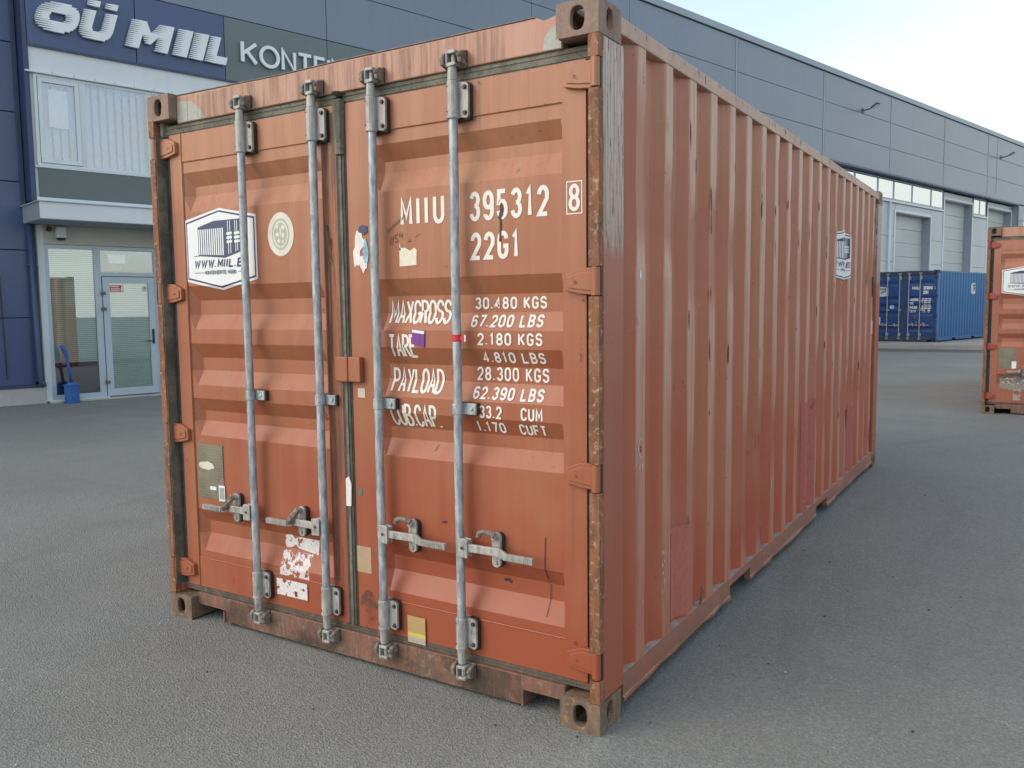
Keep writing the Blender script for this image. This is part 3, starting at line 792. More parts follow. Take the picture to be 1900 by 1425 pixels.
            ol = [(xc + .021 * math.cos(a), hz + (.048 if math.sin(a) >= 0 else -.050) + .021 * math.sin(a)) for a in [2 * math.pi * k / 18 for k in range(18)]]
            mb = MB(); mb.prism(ol, 'y', .026, .040)
            mb.tube([(xc, .027, hz - .05), (xc, .019, hz - .05)], .008, 8); mb.tube([(xc, .027, hz + .052), (xc, .006, hz + .052)], .013, 10)
            mb.build('handle_catch', P['galv_light'], door, bevel=.003)
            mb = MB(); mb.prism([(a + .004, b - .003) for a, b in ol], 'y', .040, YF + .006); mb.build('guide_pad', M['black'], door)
            mb = MB()
            if di:      # swung-up hasp
                mb.tube([(xc + .004, .012, hz + .060), (xc - .014, .004, hz + .068), (xc - .036, -.002, hz + .074), (xc - .056, -.006, hz + .066), (xc - .060, -.006, hz + .050)], .010, 8, rs=[.015, .012, .010, .012, .011])
            else:       # hasp closed over the bar
                mb.tube([(xc, .012, hz + .058), (xc - .008, -.004, hz + .040), (xc - .020, -.022, hz + .014), (xc - .036, -.022, hz - .006)], .010, 6, rs=[.016, .015, .020, .012])
            mb.build('hasp', P['galv_old'], door, bevel=.002)
        opt['doors'] = opt.get('doors', []) + [door]
    # anti-rack bracket over the seam
    mb = MB(); dz = 1.298
    mb.box(-1.262, -1.196, .018, .0495, dz - .053, dz + .053); mb.box(-1.1945, -1.128, .022, .0495, dz - .052, dz + .054)
    mb.box(-1.290, -1.262, .040, .0495, dz - .05, dz + .05)
    mb.build('seam_bracket', P['hinge'], opt['doors'][1], bevel=.005)
    return hd, sl

def hexa(cx, cz, w, h, k=1.0, up=.045):
    return [(cx - w / 2 * k, cz + h / 2 - up - (1 - k) * .25), (cx, cz + h / 2 - (1 - k) * .3 + 0), (cx + w / 2 * k, cz + h / 2 - up - (1 - k) * .25),
            (cx + w / 2 * k, cz - h / 2 + up + (1 - k) * .25), (cx, cz - h / 2 + (1 - k) * .3), (cx - w / 2 * k, cz - h / 2 + up + (1 - k) * .25)]
def logo(put, mb, cx, cz, w, h):
    """container firm's six-sided sticker; put(mb, polys, material index, eps)"""
    put(mb, [hexa(cx, cz, w, h)], 0, .0015)
    put(mb, [hexa(cx, cz, w - .020, h - .020)], 1, .0020)
    put(mb, [hexa(cx, cz, w - .036, h - .036)], 0, .0025)
    def T(u, v): return (cx + (u - .5) * w, cz + (v - .5) * h)
    navy = [[T(.19, .785), T(.42, .85), T(.57, .85), T(.57, .39), T(.19, .43)], [T(.57, .85), T(.84, .85), T(.84, .47), T(.57, .39)]]
    put(mb, navy, 1, .0030)
    for k in range(12):
        u = .20 + k * .0305; put(mb, [[T(u, .755), T(u + .0175, .757), T(u + .0175, .445 - k * .002), T(u, .447 - k * .002)]], 0, .0035)
    for u in (.615, .645, .715, .74): put(mb, [[T(u, .835), T(u + .008, .835), T(u + .012, .43 + (u - .6) * .3), T(u + .004, .43 + (u - .6) * .3)]], 0, .0035)
    for u in (.60, .705):
        for v in (.665, .615, .565): put(mb, [[T(u, v), T(u + .075, v + .005), T(u + .075, v + .035), T(u, v + .030)]], 0, .0040)
    put(mb, [[T(.12, .425), T(.20, .425), T(.20, .435), T(.12, .435)], [T(.84, .47), T(.88, .47), T(.88, .48), T(.84, .48)],
             [T(.12, .215), T(.255, .215), T(.255, .224), T(.12, .224)], [T(.74, .215), T(.88, .215), T(.88, .224), T(.74, .224)]], 2, .0035)
    lay = .0036
    for rb in text_quads('WWW.MIIL.EE', *(T(.12, 0)[0], T(.875, 0)[0], T(0, .275)[1], T(0, .385)[1]), w * .0165, .62, .22):
        put(mb, rb, 1, lay); lay += .00012
    for rb in text_quads('KONTEINERITE MÜÜK', *(T(.275, 0)[0], T(.72, 0)[0], T(0, .195)[1], T(0, .245)[1]), w * .0085, .5, 0):
        put(mb, rb, 2, lay); lay += .00006

def lettering(door, rows, mat, name='lettering'):
    mb = MB(); lay = .0016
    for r in rows:
        txt, x0, x1, z0, z1, sw = r[:6]; gap = r[6] if len(r) > 6 else .45
        for rb in text_quads(txt, x0, x1, z0, z1, sw, gap):
            decal_door(mb, rb, 0, lay); lay += .00009
            if lay > .0026: lay = .0016
    return mb.build(name, mat, door)
def blob(cx, cz, w, h, n=18, rough=.18, seed=0):
    rnd = random.Random(seed)
    return [(cx + w / 2 * math.cos(2 * math.pi * k / n) * (1 + rnd.uniform(-rough, rough)), cz + h / 2 * math.sin(2 * math.pi * k / n) * (1 + rnd.uniform(-rough, rough))) for k in range(n)]
def rectp(x0, x1, z0, z1): return [(x0, z0), (x1, z0), (x1, z1), (x0, z1)]
def one(parent, name, polys, mat, eps=.0016, side=False):
    mb = MB(); (decal_side if side else decal_door)(mb, polys, 0, eps); return mb.build(name, mat, parent)

ROWS = [('30.480 KGS', -.580, -.257, 1.547, 1.594, .0080, .72), ('67.200 LBS', -.586, -.262, 1.478, 1.526, .0080, .72), ('2.180 KGS', -.548, -.258, 1.409, 1.457, .0080, .72),
        ('4.810 LBS', -.535, -.255, 1.341, 1.384, .0078, .72), ('28.300 KGS', -.575, -.250, 1.270, 1.324, .0080, .72), ('62.390 LBS', -.580, -.262, 1.199, 1.247, .0080, .72),
        ('33.2', -.545, -.440, 1.126, 1.176, .0080, .72), ('CUM', -.355, -.260, 1.126, 1.176, .0080, .62), ('1.170', -.570, -.435, 1.068, 1.112, .0078, .72), ('CUFT', -.372, -.252, 1.068, 1.112, .0078, .62),
        ('MAXGROSS', -1.003, -.690, 1.490, 1.588, .0110, .40), ('TARE', -.995, -.850, 1.352, 1.449, .0110, .40), ('PAYLOAD', -.999, -.735, 1.208, 1.309, .0110, .40), ('CUB.CAP.', -.995, -.740, 1.066, 1.163, .0110, .40)]

# ================================================================== SETTING
gb = MB(); gb.add([(-300, -300, 0), (300, -300, 0), (300, 400, 0), (-300, 400, 0)], [(0, 1, 2, 3)])
tag(gb.build('ground', M['asphalt']), kind='structure')
# concrete apron where the blue container stands, and the damp joint in front of it
ap = MB(); ap.prism([(-16, 29.35), (9, 29.05), (14, 30.2), (14, 70), (-6, 70)], 'z', -.05, .16)
tag(ap.build('concrete_apron', M['concrete'], bevel=.02), kind='structure')
db = MB(); db.prism([(-16, 27.3), (-4, 26.9), (3, 27.9), (9, 28.4), (9, 29.04), (-16, 29.34)], 'z', -.02, .004)
tag(db.build('road', M['darkband']), kind='structure')

# ================================================================== MAIN CONTAINER
OR = dict(cast=M['rust'], cast_top=M['rust_grey'], post=M['orange_post'], edge=M['edge'], side=M['orange_side'], rail=M['orange_rail'], ledge=M['ledge'], header=M['orange_header'],
          sill=M['sill'], gasket=M['gasket'], door=M['orange'], hinge=M['orange'], galv=M['galv'], galv_light=M['galv_light'], galv_old=M['galv_old'], keeper=M['galv_old'])
root = tag(empty('shipping_container', (0, 0, 0)), 'large orange shipping container in the foreground with grey locking rods on its doors', 'shipping container')
op = dict(fine=True, seed=1)
hd, sl = container(root, OR, op)
dl, dr = op['doors']
lettering(dr, [('MIIU', -.916, -.695, 1.884, 1.998, .0165, .95), ('395312', -.576, -.226, 1.882, 1.994, .0165, .85), ('22G1', -.573, -.350, 1.735, 1.840, .0165, .85)] + ROWS, M['mark_white'])
mb = MB()
for a in (rectp(-.152, -.088, 1.992, 1.996), rectp(-.152, -.088, 1.880, 1.884), rectp(-.152, -.148, 1.884, 1.992), rectp(-.092, -.088, 1.884, 1.992)):
    mb.add([(p[0], YF - .0016, p[1]) for p in a], [(0, 1, 2, 3)])
for i_, rb in enumerate(text_quads('8', -.143, -.097, 1.890, 1.986, .0135)):
    for q in rb: mb.add([(p[0], YF - .0019 - i_ * .0002, p[1]) for p in q], [(0, 1, 2, 3)])
mb.build('lettering', M['mark_white'], dr)
mb = MB(); logo(lambda m, p, i, e: decal_door(m, p, i, e), mb, -2.017, 1.845, .505, .385)
mb.build('logo_sticker', [M['white'], M['navyprint'], M['greyprint']], dl)
# oval inspection seal, rubbed print
mb = MB()
for k, (w, h, mi) in enumerate(((.165, .195, 0), (.112, .140, 1), (.096, .122, 0), (.080, .104, 1))):
    decal_door(mb, [[(-1.607 + w / 2 * math.cos(a), 1.892 + h / 2 * math.sin(a)) for a in [2 * math.pi * j / 26 for j in range(26)]]], mi, .0016 + k * .0004)
for (a, b, c, d) in ((-.022, .035, .012, .02), (.018, .030, .014, .016), (-.02, .0, .016, .012), (.016, -.004, .012, .02), (-.010, -.030, .012, .016), (.014, -.034, .010, .012), (0, .012, .006, .03)):
    decal_door(mb, [blob(-1.607 + a, 1.892 + b, c * 1.6, d * 1.4, 8, .3, int(a * 9999))], 0, .0034)
mb.build('seal_sticker', [m_flat('cream_print', (.66, .64, .54), .6), m_flat('faded_grey_print', (.42, .42, .34), .6)], dl)
# certification plate with labels
mb = MB(); mb.prism(rectp(-2.250, -2.060, .628, .898), 'y', YO - .004, YO - .0005, 0)
mb.add([(x, YO - .0055, z) for x, z in blob(-2.180, .790, .115, .042, 14, .16, 3)], [tuple(range(14))], 1)
mb.add([(x, YO - .0055, z) for x, z in rectp(-2.160, -2.115, .672, .690)], [(0, 1, 2, 3)], 2)
mb.prism(rectp(-2.096, -2.052, .622, .700), 'y', YO - .006, YO - .0045, 2)
for k in range(9): mb.box(-2.090 + k * .004, -2.0885 + k * .004, YO - .0066, YO - .006, .632, .690, 3)
mb.build('certification_plate', [M['cert'], m_flat('scraped_metal', (.62, .58, .46), .5), M['white'], M['greyprint']], dl)
# peeled stickers
one(dl, 'peeled_sticker', [[(-1.685, .455), (-1.675, .440), (-1.640, .446), (-1.615, .462), (-1.60, .445), (-1.47, .432), (-1.462, .50), (-1.59, .500), (-1.62, .488), (-1.64, .506), (-1.683, .500)]], M['torn'], .0016)
one(dl, 'peeled_sticker', [rectp(-1.690, -1.500, .318, .430)], M['torn2'], .0016)
one(dl, 'peeled_sticker', [rectp(-1.708, -1.508, .222, .300)], M['torn'], .0016)
one(dr, 'yellowed_tape', [rectp(-.920, -.826, .152, .268)], M['yellowtape'], .0035)
one(dr, 'sticker_ghost', [rectp(-1.196, -1.115, .412, .528)], M['tan'])
one(dr, 'sticker_ghost', [rectp(-1.165, -1.125, 1.178, 1.218)], m_flat('beige_label', (.60, .52, .40), .6))
mb = MB(); decal_door(mb, [[(-.926, 1.724), (-.839, 1.728), (-.837, 1.790), (-.850, 1.797), (-.870, 1.786), (-.895, 1.798), (-.926, 1.800)], [(-.926, 1.79), (-.918, 1.79), (-.923, 1.822)]], 0, .0016)
mb.build('torn_label', m_flat('cream_label', (.78, .70, .56), .6, 0, .08, 30), dr)
mb = MB(); pz = [(-.868, 1.470), (-.803, 1.464), (-.806, 1.396), (-.866, 1.412)]
decal_door(mb, [pz], 0, .0050); decal_door(mb, [[(-.866, 1.468), (-.804, 1.462), (-.805, 1.450), (-.867, 1.457)]], 1, .0056)
mb.build('purple_sticker', [M['purple'], M['white']], dr)
mb = MB(); mb.tube([(-.614, .010, 1.424), (-.614, .010, 1.452)], .0192, 16); mb.box(-.598, -.575, .006, .009, 1.428, 1.446)
mb.box(-.5745, -.5695, .005, .008, 1.424, 1.450, 1)
mb.build('tape_band', [M['tape'], M['white']], dr)
one(dr, 'paint_dab', [blob(-1.166, .768, .022, .035, 12, .15, 9)], M['teal'])
mb = MB(); 
for k, q in enumerate((blob(-1.135, 1.835, .05, .10, 12, .25, 2), blob(-1.150, 1.775, .045, .09, 12, .3, 4), blob(-1.115, 1.745, .05, .07, 12, .3, 8))): decal_door(mb, [q], 0, .0018 + k * .0003)
decal_door(mb, [blob(-1.100, 1.79, .028, .10, 12, .3, 6)], 1, .0032)
decal_door(mb, [blob(-1.112, 1.885, .05, .04, 12, .25, 13)], 2, .0038)
mb.build('torn_sticker', [m_flat('torn_cream', (.80, .74, .68), .6), M['torn_blue'], M['navyprint']], dr)
mb = MB(); mb.prism([(-1.240, .700), (-1.212, .702), (-1.208, .800), (-1.222, .832), (-1.240, .820)], 'y', .0375, .0395)
mb.build('seam_label', m_flat('white_seam_label', (.75, .70, .69), .6, 0, .05, 20), dr)
# marker scribble and dark run-off marks on the right door
mb = MB(); lay = .0017
def scrib(pts, hw):
    global lay
    decal_door(mb, ribbon(pts, hw), 0, lay); lay += .0001
for i in range(7): 
    a = -.990 + i * .014; scrib([(a, 1.862 + i * .008), (a + .006, 1.880 + i * .009), (a + .009, 1.862 + i * .009), (a + .014, 1.876 + i * .009)], .0010)
scrib([(-.972, 1.812), (-.965, 1.846)], .0012); scrib([(-.960, 1.814), (-.954, 1.848)], .0012)
scrib([(-.930, 1.856), (-.944, 1.850), (-.944, 1.838), (-.934, 1.836), (-.936, 1.824), (-.946, 1.822)], .0012)
scrib([(-.920, 1.860), (-.924, 1.845), (-.910, 1.848), (-.908, 1.864), (-.908, 1.834)], .0012)
scrib([(-.870, 1.835), (-.878, 1.822), (-.862, 1.824)], .0009); scrib([(-.845, 1.838), (-.815, 1.850)], .0009)
scrib([(-.43, 1.943), (-.432, 1.92), (-.437, 1.90), (-.434, 1.87), (-.436, 1.83), (-.438, 1.80)], .0042)
scrib([(-.428, 1.93), (-.430, 1.90), (-.442, 1.885)], .0075)
scrib([(-.252, .69), (-.255, .60), (-.253, .52)], .0018); scrib([(-.249, .50), (-.252, .42), (-.256, .38)], .0013)
scrib([(-.70, 1.285), (-.692, 1.31)], .001); scrib([(-.775, .975), (-.767, 1.0)], .0012); scrib([(-.46, .485), (-.44, .487), (-.425, .480)], .006)
scrib([(-.735, .688), (-.712, .693)], .004); scrib([(-.128, .300), (-.122, .318), (-.118, .302)], .0012); scrib([(-.098, 1.39), (-.094, 1.37), (-.098, 1.355)], .001)
scrib([(-.52, 2.395), (-.518, 2.388)], .003)
mb.build('scuff_marks', M['ink'], dr)
# grime beside the seam, grey primer on the header, scraped lettering ghost on the left door
one(dl, 'grime_stain', [rectp(-1.338, -1.300, .35, 2.35)], m_torn('brown_run_off', (.15, .08, .055), None, .52, 1, .14, (60, 60, 3), .75), .0012)
mb = MB()
for (x, z, w, h, s_) in ((-1.302, 1.865, .02, .10, 1), (-1.292, 1.80, .014, .12, 2), (-1.312, 1.90, .03, .03, 5)):
    mb.add([(a, YF - .0022 - s_ * .0002, b) for a, b in blob(x, z, w, h, 14, .3, s_)], [tuple(range(14))])
mb.build('grime_stain', M['grime'], dl)
mb = MB(); mb.add([(x, .0428, z) for x, z in [(-2.272, 2.46), (-2.06, 2.458), (-2.10, 2.50), (-2.16, 2.545), (-2.272, 2.56)]], [(0, 1, 2, 3, 4)])
mb.build('primer_patch', M['primer'], hd); mb = MB(); mb.add([(x, .0428, z) for x, z in [(-.166, 2.458), (-.24, 2.458), (-.235, 2.50), (-.21, 2.53), (-.166, 2.545)]], [(0, 1, 2, 3, 4)])
mb.build('primer_patch', M['primer'], hd)
one(dl, 'grime_stain', [rectp(-1.333, -1.258, .33, 2.38)], m_torn('grey_run_off', (.19, .125, .10), None, .54, 1, .12, (75, 75, 2.5), .7), .0009)
one(dr, 'grime_stain', [blob(-1.135, .245, .11, .17, 16, .2, 6)], m_torn('brown_corner_dirt', (.13, .075, .05), None, .52, 14, .12, (1, 1, 1), .7), .0009)
mb = MB(); mb.add([(x, .0425, z) for x, z in rectp(-2.20, -.40, 2.458, 2.573)], [(0, 1, 2, 3)])
mb.build('dirt_streak', m_torn('header_run_off', (.29, .17, .115), None, .53, 1, .13, (40, 40, 2.2), .40), hd)
mb = MB(); mb.add([(x, .0385, z) for x, z in rectp(-2.06, -.355, .020, .134)], [(0, 1, 2, 3)])
mb.build('scrape', m_torn('pale_sill_scrape', (.42, .33, .27), None, .60, 1, .05, (80, 80, 7), .65), sl)
mb = MB(); mb.add([(x, .0378, z) for x, z in rectp(-2.06, -.355, .020, .134)], [(0, 1, 2, 3)])
mb.build('dirt_streak', m_torn('dark_sill_dirt', (.075, .06, .045), None, .53, 3, .14, (1, 1, 1), .75), sl)
one(dl, 'rust_spot', [blob(-2.02, .232, .022, .040, 10, .3, 1)], M['grime'], .0018)
# side wall marks
sides = [o for o in root.children if o.name.startswith('side_wall')]; sw = sides[0]
mb = MB(); logo(lambda m, p, i, e: decal_side(m, p, i, e), mb, 4.34, 1.930, .56, .40)
mb.build('logo_sticker', [M['white'], M['navyprint'], M['greyprint']], sw)
one(sw, 'repair_patch', [rectp(.690, .965, .172, .585)], M['repair_pink'], .0014, True)
one(sw, 'repair_patch', [rectp(3.08, 3.42, .160, .90)], m_torn('fresh_red_paint', (.44, .115, .080), None, .38, 5), .0014, True)
one(sw, 'repair_patch', [rectp(4.55, 4.86, .158, .70)], m_torn('fresh_red_paint_low', (.44, .115, .080), None, .36, 4), .0014, True)
mb = MB(); decal_side(mb, ribbon(arc(.364, 1.005, .020, .036, 75, 290, 10), .0022), 0, .002); decal_side(mb, [blob(.370, 1.000, .012, .030, 10, .2, 1)], 1, .0022)
decal_side(mb, ribbon([(.345, .915), (.352, .940), (.358, .918), (.366, .940)], .003), 0, .0025); decal_side(mb, ribbon([(.372, .935), (.382, .935), (.378, .912)], .003), 0, .0028)
mb.build('marking', [m_flat('chalky_white', (.60, .48, .44), .6), M['tape']], sw)
one(sw, 'paint_fleck', [blob(.360, 1.672, .014, .034, 9, .3, 2)], M['white'], .002, True)
rnd = random.Random(11)
mb = MB()
for k in range(30):
    y = Y0C + rnd.randrange(3, 16) * PITCH + rnd.choice((0, .072)) + rnd.uniform(-.004, .004)
    decal_side(mb, [blob(y, rnd.gauss(1.98, .16), rnd.uniform(.004, .009), rnd.uniform(.04, .16), 9, .4, k + 300)], 0, .0021)
for k in range(46):
    y = Y0C + rnd.randrange(0, 19) * PITCH + rnd.choice((0.0, .0, .072)) + rnd.uniform(-.004, .004); z = rnd.uniform(.25, 2.3); h = rnd.uniform(.02, .13); w = rnd.uniform(.003, .008)
    decal_side(mb, [blob(y, z, w, h, 9, .35, k)], 0, .0021)
mb.build('rust_scar', m_flat('rust_scar_brown', (.075, .035, .02), .8, 0, .4, 60), sw)['kind'] = 'stuff'
mb = MB()
for k in range(60):
    y = Y0C + rnd.randrange(0, 19) * PITCH + rnd.uniform(-.006, .078); z = rnd.uniform(.3, 2.4); h = rnd.uniform(.01, .10); w = rnd.uniform(.0015, .005)
    decal_side(mb, [blob(y, z, w, h, 7, .35, k + 99)], 0, .0023)
for k in range(9): decal_side(mb, [blob(.620 + rnd.uniform(-.012, .012), rnd.uniform(.24, .55), rnd.uniform(.002, .007), rnd.uniform(.01, .05), 7, .5, k)], 0, .0026)
mb.build('scratch', m_flat('bare_pale_scratch', (.58, .44, .36), .6, 0, .2, 60), sw)['kind'] = 'stuff'
mb = MB()
for k in range(70):
    y = rnd.uniform(.2, 5.8); h = rnd.uniform(.012, .05); w = rnd.uniform(.002, .007)
    mb.add([(.0012, a, b) for a, b in blob(y, 2.570 - h / 2, w, h, 7, .3, k)], [tuple(range(7))])
mb.build('rail_streak', M['ink'], [o for o in root.children if o.name.startswith('top_rail')][0])['kind'] = 'stuff'
mb = MB(); mb.tube([(.004, 1.050, .166), (.010, 1.050, .20), (.014, 1.060, .232), (.004, 1.076, .236)], .006, 7); mb.build('lashing_hook', M['rust'], root)
mb = MB(); mb.box(-.004, .0065, 5.63, 5.64, 1.62, 1.80, 1); mb.build('marker_strip', [M['white'], M['black']], root); mb = MB(); mb.box(-.004, .0065, 5.63, 5.645, 1.28, 1.40, 0); mb.build('marker_strip', M['white'], root)

# ================================================================== BLUE CONTAINER
BL = dict(cast=M['bluesteel_frame'], cast_top=M['bluesteel_frame'], post=M['bluesteel'], edge=M['bluesteel'], side=M['bluesteel'], rail=M['bluesteel'], ledge=M['bluesteel'], header=M['bluesteel_frame'],
          sill=M['bluesteel_frame'], gasket=M['gasket_dark'], door=M['bluesteel_door'], hinge=M['bluesteel_frame'], galv=M['galv_light'], galv_light=M['galv_light'], galv_old=M['galv_light'], keeper=M['galv_light'])
rb_ = tag(empty('shipping_container', (-1.79, 31.15, .162), R(-15)), 'blue shipping container standing on the pale concrete apron before the white roller doors', 'shipping container')
ob = dict(dents=False, seed=3)
container(rb_, BL, ob)
lettering(ob['doors'][1], [('MIIU', -.92, -.66, 1.90, 2.02, .024, .6), ('323040', -.53, -.20, 1.90, 2.02, .024, .5), ('22G1', -.53, -.33, 1.74, 1.86, .024, .5)] + [(a, b, c, d, e, .013, g) for a, b, c, d, e, f, g in ROWS], M['mark_white'])
one(ob['doors'][1], 'lettering', [q for rb in text_quads('1', -.13, -.10, 1.90, 2.02, .02) for q in rb], M['mark_white'])
mb = MB(); logo(lambda m, p, i, e: decal_door(m, p, i, e * 1.5), mb, -2.03, 1.845, .50, .385); mb.build('logo_sticker', [M['white'], M['navyprint'], M['greyprint']], ob['doors'][0])
one(ob['doors'][0], 'label', [rectp(-1.72, -1.57, 1.22, 1.34)], m_flat('pale_blue_label', (.35, .5, .7), .5))
one(ob['doors'][0], 'certification_plate', [rectp(-2.24, -2.05, .62, .90)], m_flat('pale_plate', (.5, .52, .52), .5))
one(ob['doors'][1], 'scratch', [blob(-.80, .90, .04, .12, 9, .3, 1), blob(-.74, .66, .06, .16, 9, .4, 4)], M['ghost'])
bsw = [o for o in rb_.children if o.name.startswith('side_wall')][0]
mb = MB(); logo(lambda m, p, i, e: decal_side(m, p, i, e * 1.5), mb, 3.62, 1.95, .52, .45); mb.build('logo_sticker', [M['white'], M['navyprint'], M['greyprint']], bsw)

# ================================================================== SECOND ORANGE CONTAINER
rr = tag(empty('shipping_container', (.655 + W_, 10.85, 0), 0), 'orange shipping container cut off by the photo edge with grey scuffed patch on door', 'shipping container')
O2 = dict(OR); O2['door'] = m_paint('orange_enamel_old', (.33, .10, .06), (.36, .13, .075), (.42, .19, .12), rust=1.6, streak=1.5); O2['galv_old'] = M['galv_old']; O2['cast_top'] = M['rust']
O2['hinge'] = m_flat('red_hinge_paint', (.33, .07, .05), .5, 0, .15, 20)
o2 = dict(dents=False, seed=5)
container(rr, O2, o2)
mb = MB(); logo(lambda m, p, i, e: decal_door(m, p, i, e), mb, -1.985, 1.845, .52, .40); mb.build('logo_sticker', [M['white'], M['navyprint'], M['greyprint']], o2['doors'][0])
one(o2['doors'][0], 'certification_plate', [rectp(-2.245, -2.035, .64, .92)], M['cert'])
one(o2['doors'][0], 'label', [rectp(-2.09, -2.035, .64, .74)], M['white'], .003)
one(o2['doors'][0], 'scuff_marks', [blob(-2.03, .45, .44, .26, 18, .12, 3)], m_torn('grey_scuff', (.22, .19, .165), None, .42, 9), .0016)
one(o2['doors'][0], 'scuff_marks', [blob(-2.03, .47, .36, .14, 18, .2, 7)], m_torn('pale_scuff', (.55, .50, .47), None, .56, 30), .0024)
one(o2['doors'][0], 'scuff_marks', [rectp(-2.06, -1.97, .20, .36)], m_torn('tan_scuff', (.42, .34, .27), None, .42, 9), .0020)
one(o2['doors'][1], 'lettering', [q for tx in (('MIIU 270154', -.92, -.22, 1.88, 1.99, .017, .6), ('22G1', -.57, -.35, 1.73, 1.84, .017, .6)) for rb in text_quads(*tx) for q in rb], M['mark_white'])

# ================================================================== BUILDING (local x along the facade, local y into the building)
bld = tag(empty('warehouse', (-13.22, 5.40, 0), R(75)), 'long blue grey warehouse with a white window bay, glass office door and roller doors', 'building')
def bx(name, x0, x1, y0, y1, z0, z1, mat, parent=None, bevel=0):
    mb = MB(); mb.box(x0, x1, y0, y1, z0, z1); return mb.build(name, mat, parent or bld, bevel=bevel)
F = -.35        # plane of the projecting upper cladding
# core so that gaps read dark and nothing shines through
mb = MB(); mb.box(-11.9, 51.1, -.24, 30, 7.25, 10.40); mb.box(-11.9, -.16, .08, 30, .0, 10.3); mb.box(1.95, 27.0, .08, 30, 0, 7.25); mb.box(27.0, 51.1, 1.2, 30, 0, 7.25)
mb.box(-.16, 1.95, 1.6, 30, 0, 7.25); mb.box(0.0, 27.0, -.24, .079, 6.02, 7.25)
mb.box(1.95, 27.0, -.24, .079, 5.96, 6.02)
mb.build('core', m_flat('panel_gap', (.07, .085, .11), .8), bld)
GAP = .0065
def panels(x_edges, z_edges, y, mat, th=.06, name='wall_panel', skip=lambda i, j: False):
    for i, (a, b) in enumerate(zip(x_edges, x_edges[1:])):
        for j, (c, d) in enumerate(zip(z_edges, z_edges[1:])):
            if skip(i, j): continue
            yy = y + jit(.002)
            bx(name, a + GAP, b - GAP, yy, yy + th, c + GAP, d - GAP, mat, bevel=.006)
up_z = [7.13, 8.18, 9.25, 10.34]
panels([-.08, 5.53, 11.5, 15.4, 20.95, 27.0, 33.0, 39.0, 45.0, 51.2], up_z, F, M['steel_blue'])
panels([11.5, 15.4, 20.95, 27.0], [5.95, 7.13], F, M['steel_blue'])
panels([-.08, 1.66, 3.30], [5.95, 7.13], F, M['navy'])
panels([3.30, 5.53, 11.5], [5.95, 7.13], F, M['signgrey'])
panels([-12, -6, -.16], [.33, 1.48, 2.62, 3.75, 4.89, 6.02, 7.16, 8.2, 9.25, 10.34], .0, M['navy'])
# step between left wall and projecting part
bx('corner_trim', -.15, -.085, F - .004, .07, 3.43, 10.34, M['navy_trim'])
bx('corner_trim', -.235, -.165, -.012, -.002, 3.3, 10.3, M['navy_trim'])
for s_ in (20.95, 27.0, 33.0, 39.0, 45.0):
    mb = MB(); mb.box(s_ - .05, s_ + .05, F - .012, F - .004, 7.25, 10.32); mb.box(s_ - .006, s_ + .006, F - .0125, F - .0115, 7.25, 10.32)
    mb.build('joint_strip', M['trim_grey'], bld)
    bx('joint_shadow', s_ + .052, s_ + .075, F - .008, F - .003, 7.25, 10.3, M['joint'])
bx('joint_strip', 46.35, 46.40, F - .012, F - .004, 7.4, 10.32, M['trim_grey'])
bx('coping', -12.0, 51.35, F - .06, F + .30, 10.35, 10.56, M['trim_grey'], bevel=.01)
bx('coping_lip', -12.0, 51.34, F - .02, F + .02, 10.325, 10.35, M['joint'])
bx('cladding_drip', 27.0, 50.3, F - .03, F + .05, 7.06, 7.135, M['navy_trim'])
bx('cladding_drip', -.08, 3.6, F - .012, F + .04, 5.925, 5.955, M['navy_trim'])
# lower walls
bx('plinth', -12, -.02, -.03, .08, 0, .29, M['plinth'], bevel=.01)
for k in range(1, 4): bx('plinth_joint', -3.0 * k - .38 + 2.0, -3.0 * k - .37 + 2.0, -.032, -.029, .01, .28, M['joint'])
bx('base_flashing', -12, -.02, -.05, .02, .292, .335, M['navy_trim'])
bx('soffit', 27, 50.3, F + .0, 1.1, 7.062, 7.11, M['navy_trim'])
# --- office bay
BAY0, BAY1 = -.07, 6.0
bx('bay_wall', BAY0, BAY1, F + .03, .3, 5.53, 5.925, M['white_trim'])
bx('bay_side', BAY0 - .012, BAY0 - .001, F + .002, .07, 3.44, 5.92, M['navy_trim'])
bx('bay_drip', BAY0 - .07, BAY1, F - .05, F + .04, 5.50, 5.528, M['white_trim'], bevel=.004)
for k in range(9): bx('drip_clip', .25 + k * .33, .27 + k * .33, F - .056, F - .0505, 5.515, 5.55, M['alu'])
bx('bay_side_wall', BAY0, BAY0 + .05, F + .04, 1.2, 3.43, 5.50, M['white_trim'])
def window(x0, x1, z0, z1, y, mat_f, mat_g, fw=.055, sash=0, parent=None, depth=.06, name='window'):
    mb = MB()
    mb.box(x0, x1, y, y + depth, z1 - fw, z1); mb.box(x0, x1, y, y + depth, z0, z0 + fw); mb.box(x0, x0 + fw, y, y + depth, z0 + fw, z1 - fw); mb.box(x1 - fw, x1, y, y + depth, z0 + fw, z1 - fw)
    f = mb.build(name, mat_f, parent or bld, bevel=.006)
    i = fw
    if sash:
        a, b, c, d = x0 + fw + .006, x1 - fw - .006, z0 + fw + .006, z1 - fw - .006
        mb = MB(); mb.box(a, b, y - .018, y + .04, d - sash, d); mb.box(a, b, y - .018, y + .04, c, c + sash); mb.box(a, a + sash, y - .018, y + .04, c + sash, d - sash); mb.box(b - sash, b, y - .018, y + .04, c + sash, d - sash)
        mb.build('sash', mat_f, f, bevel=.005); i = fw + .006 + sash
    mb = MB(); mb.box(x0 + i, x1 - i, y + .012, y + .020, z0 + i, z1 - i); p = mb.build('pane', mat_g, f)
    return f
WY = F - .0
wz0, wz1 = 4.00, 5.495
xs_ = [-.02, .72, 1.83, 3.0, 4.1, 5.2, 5.98]
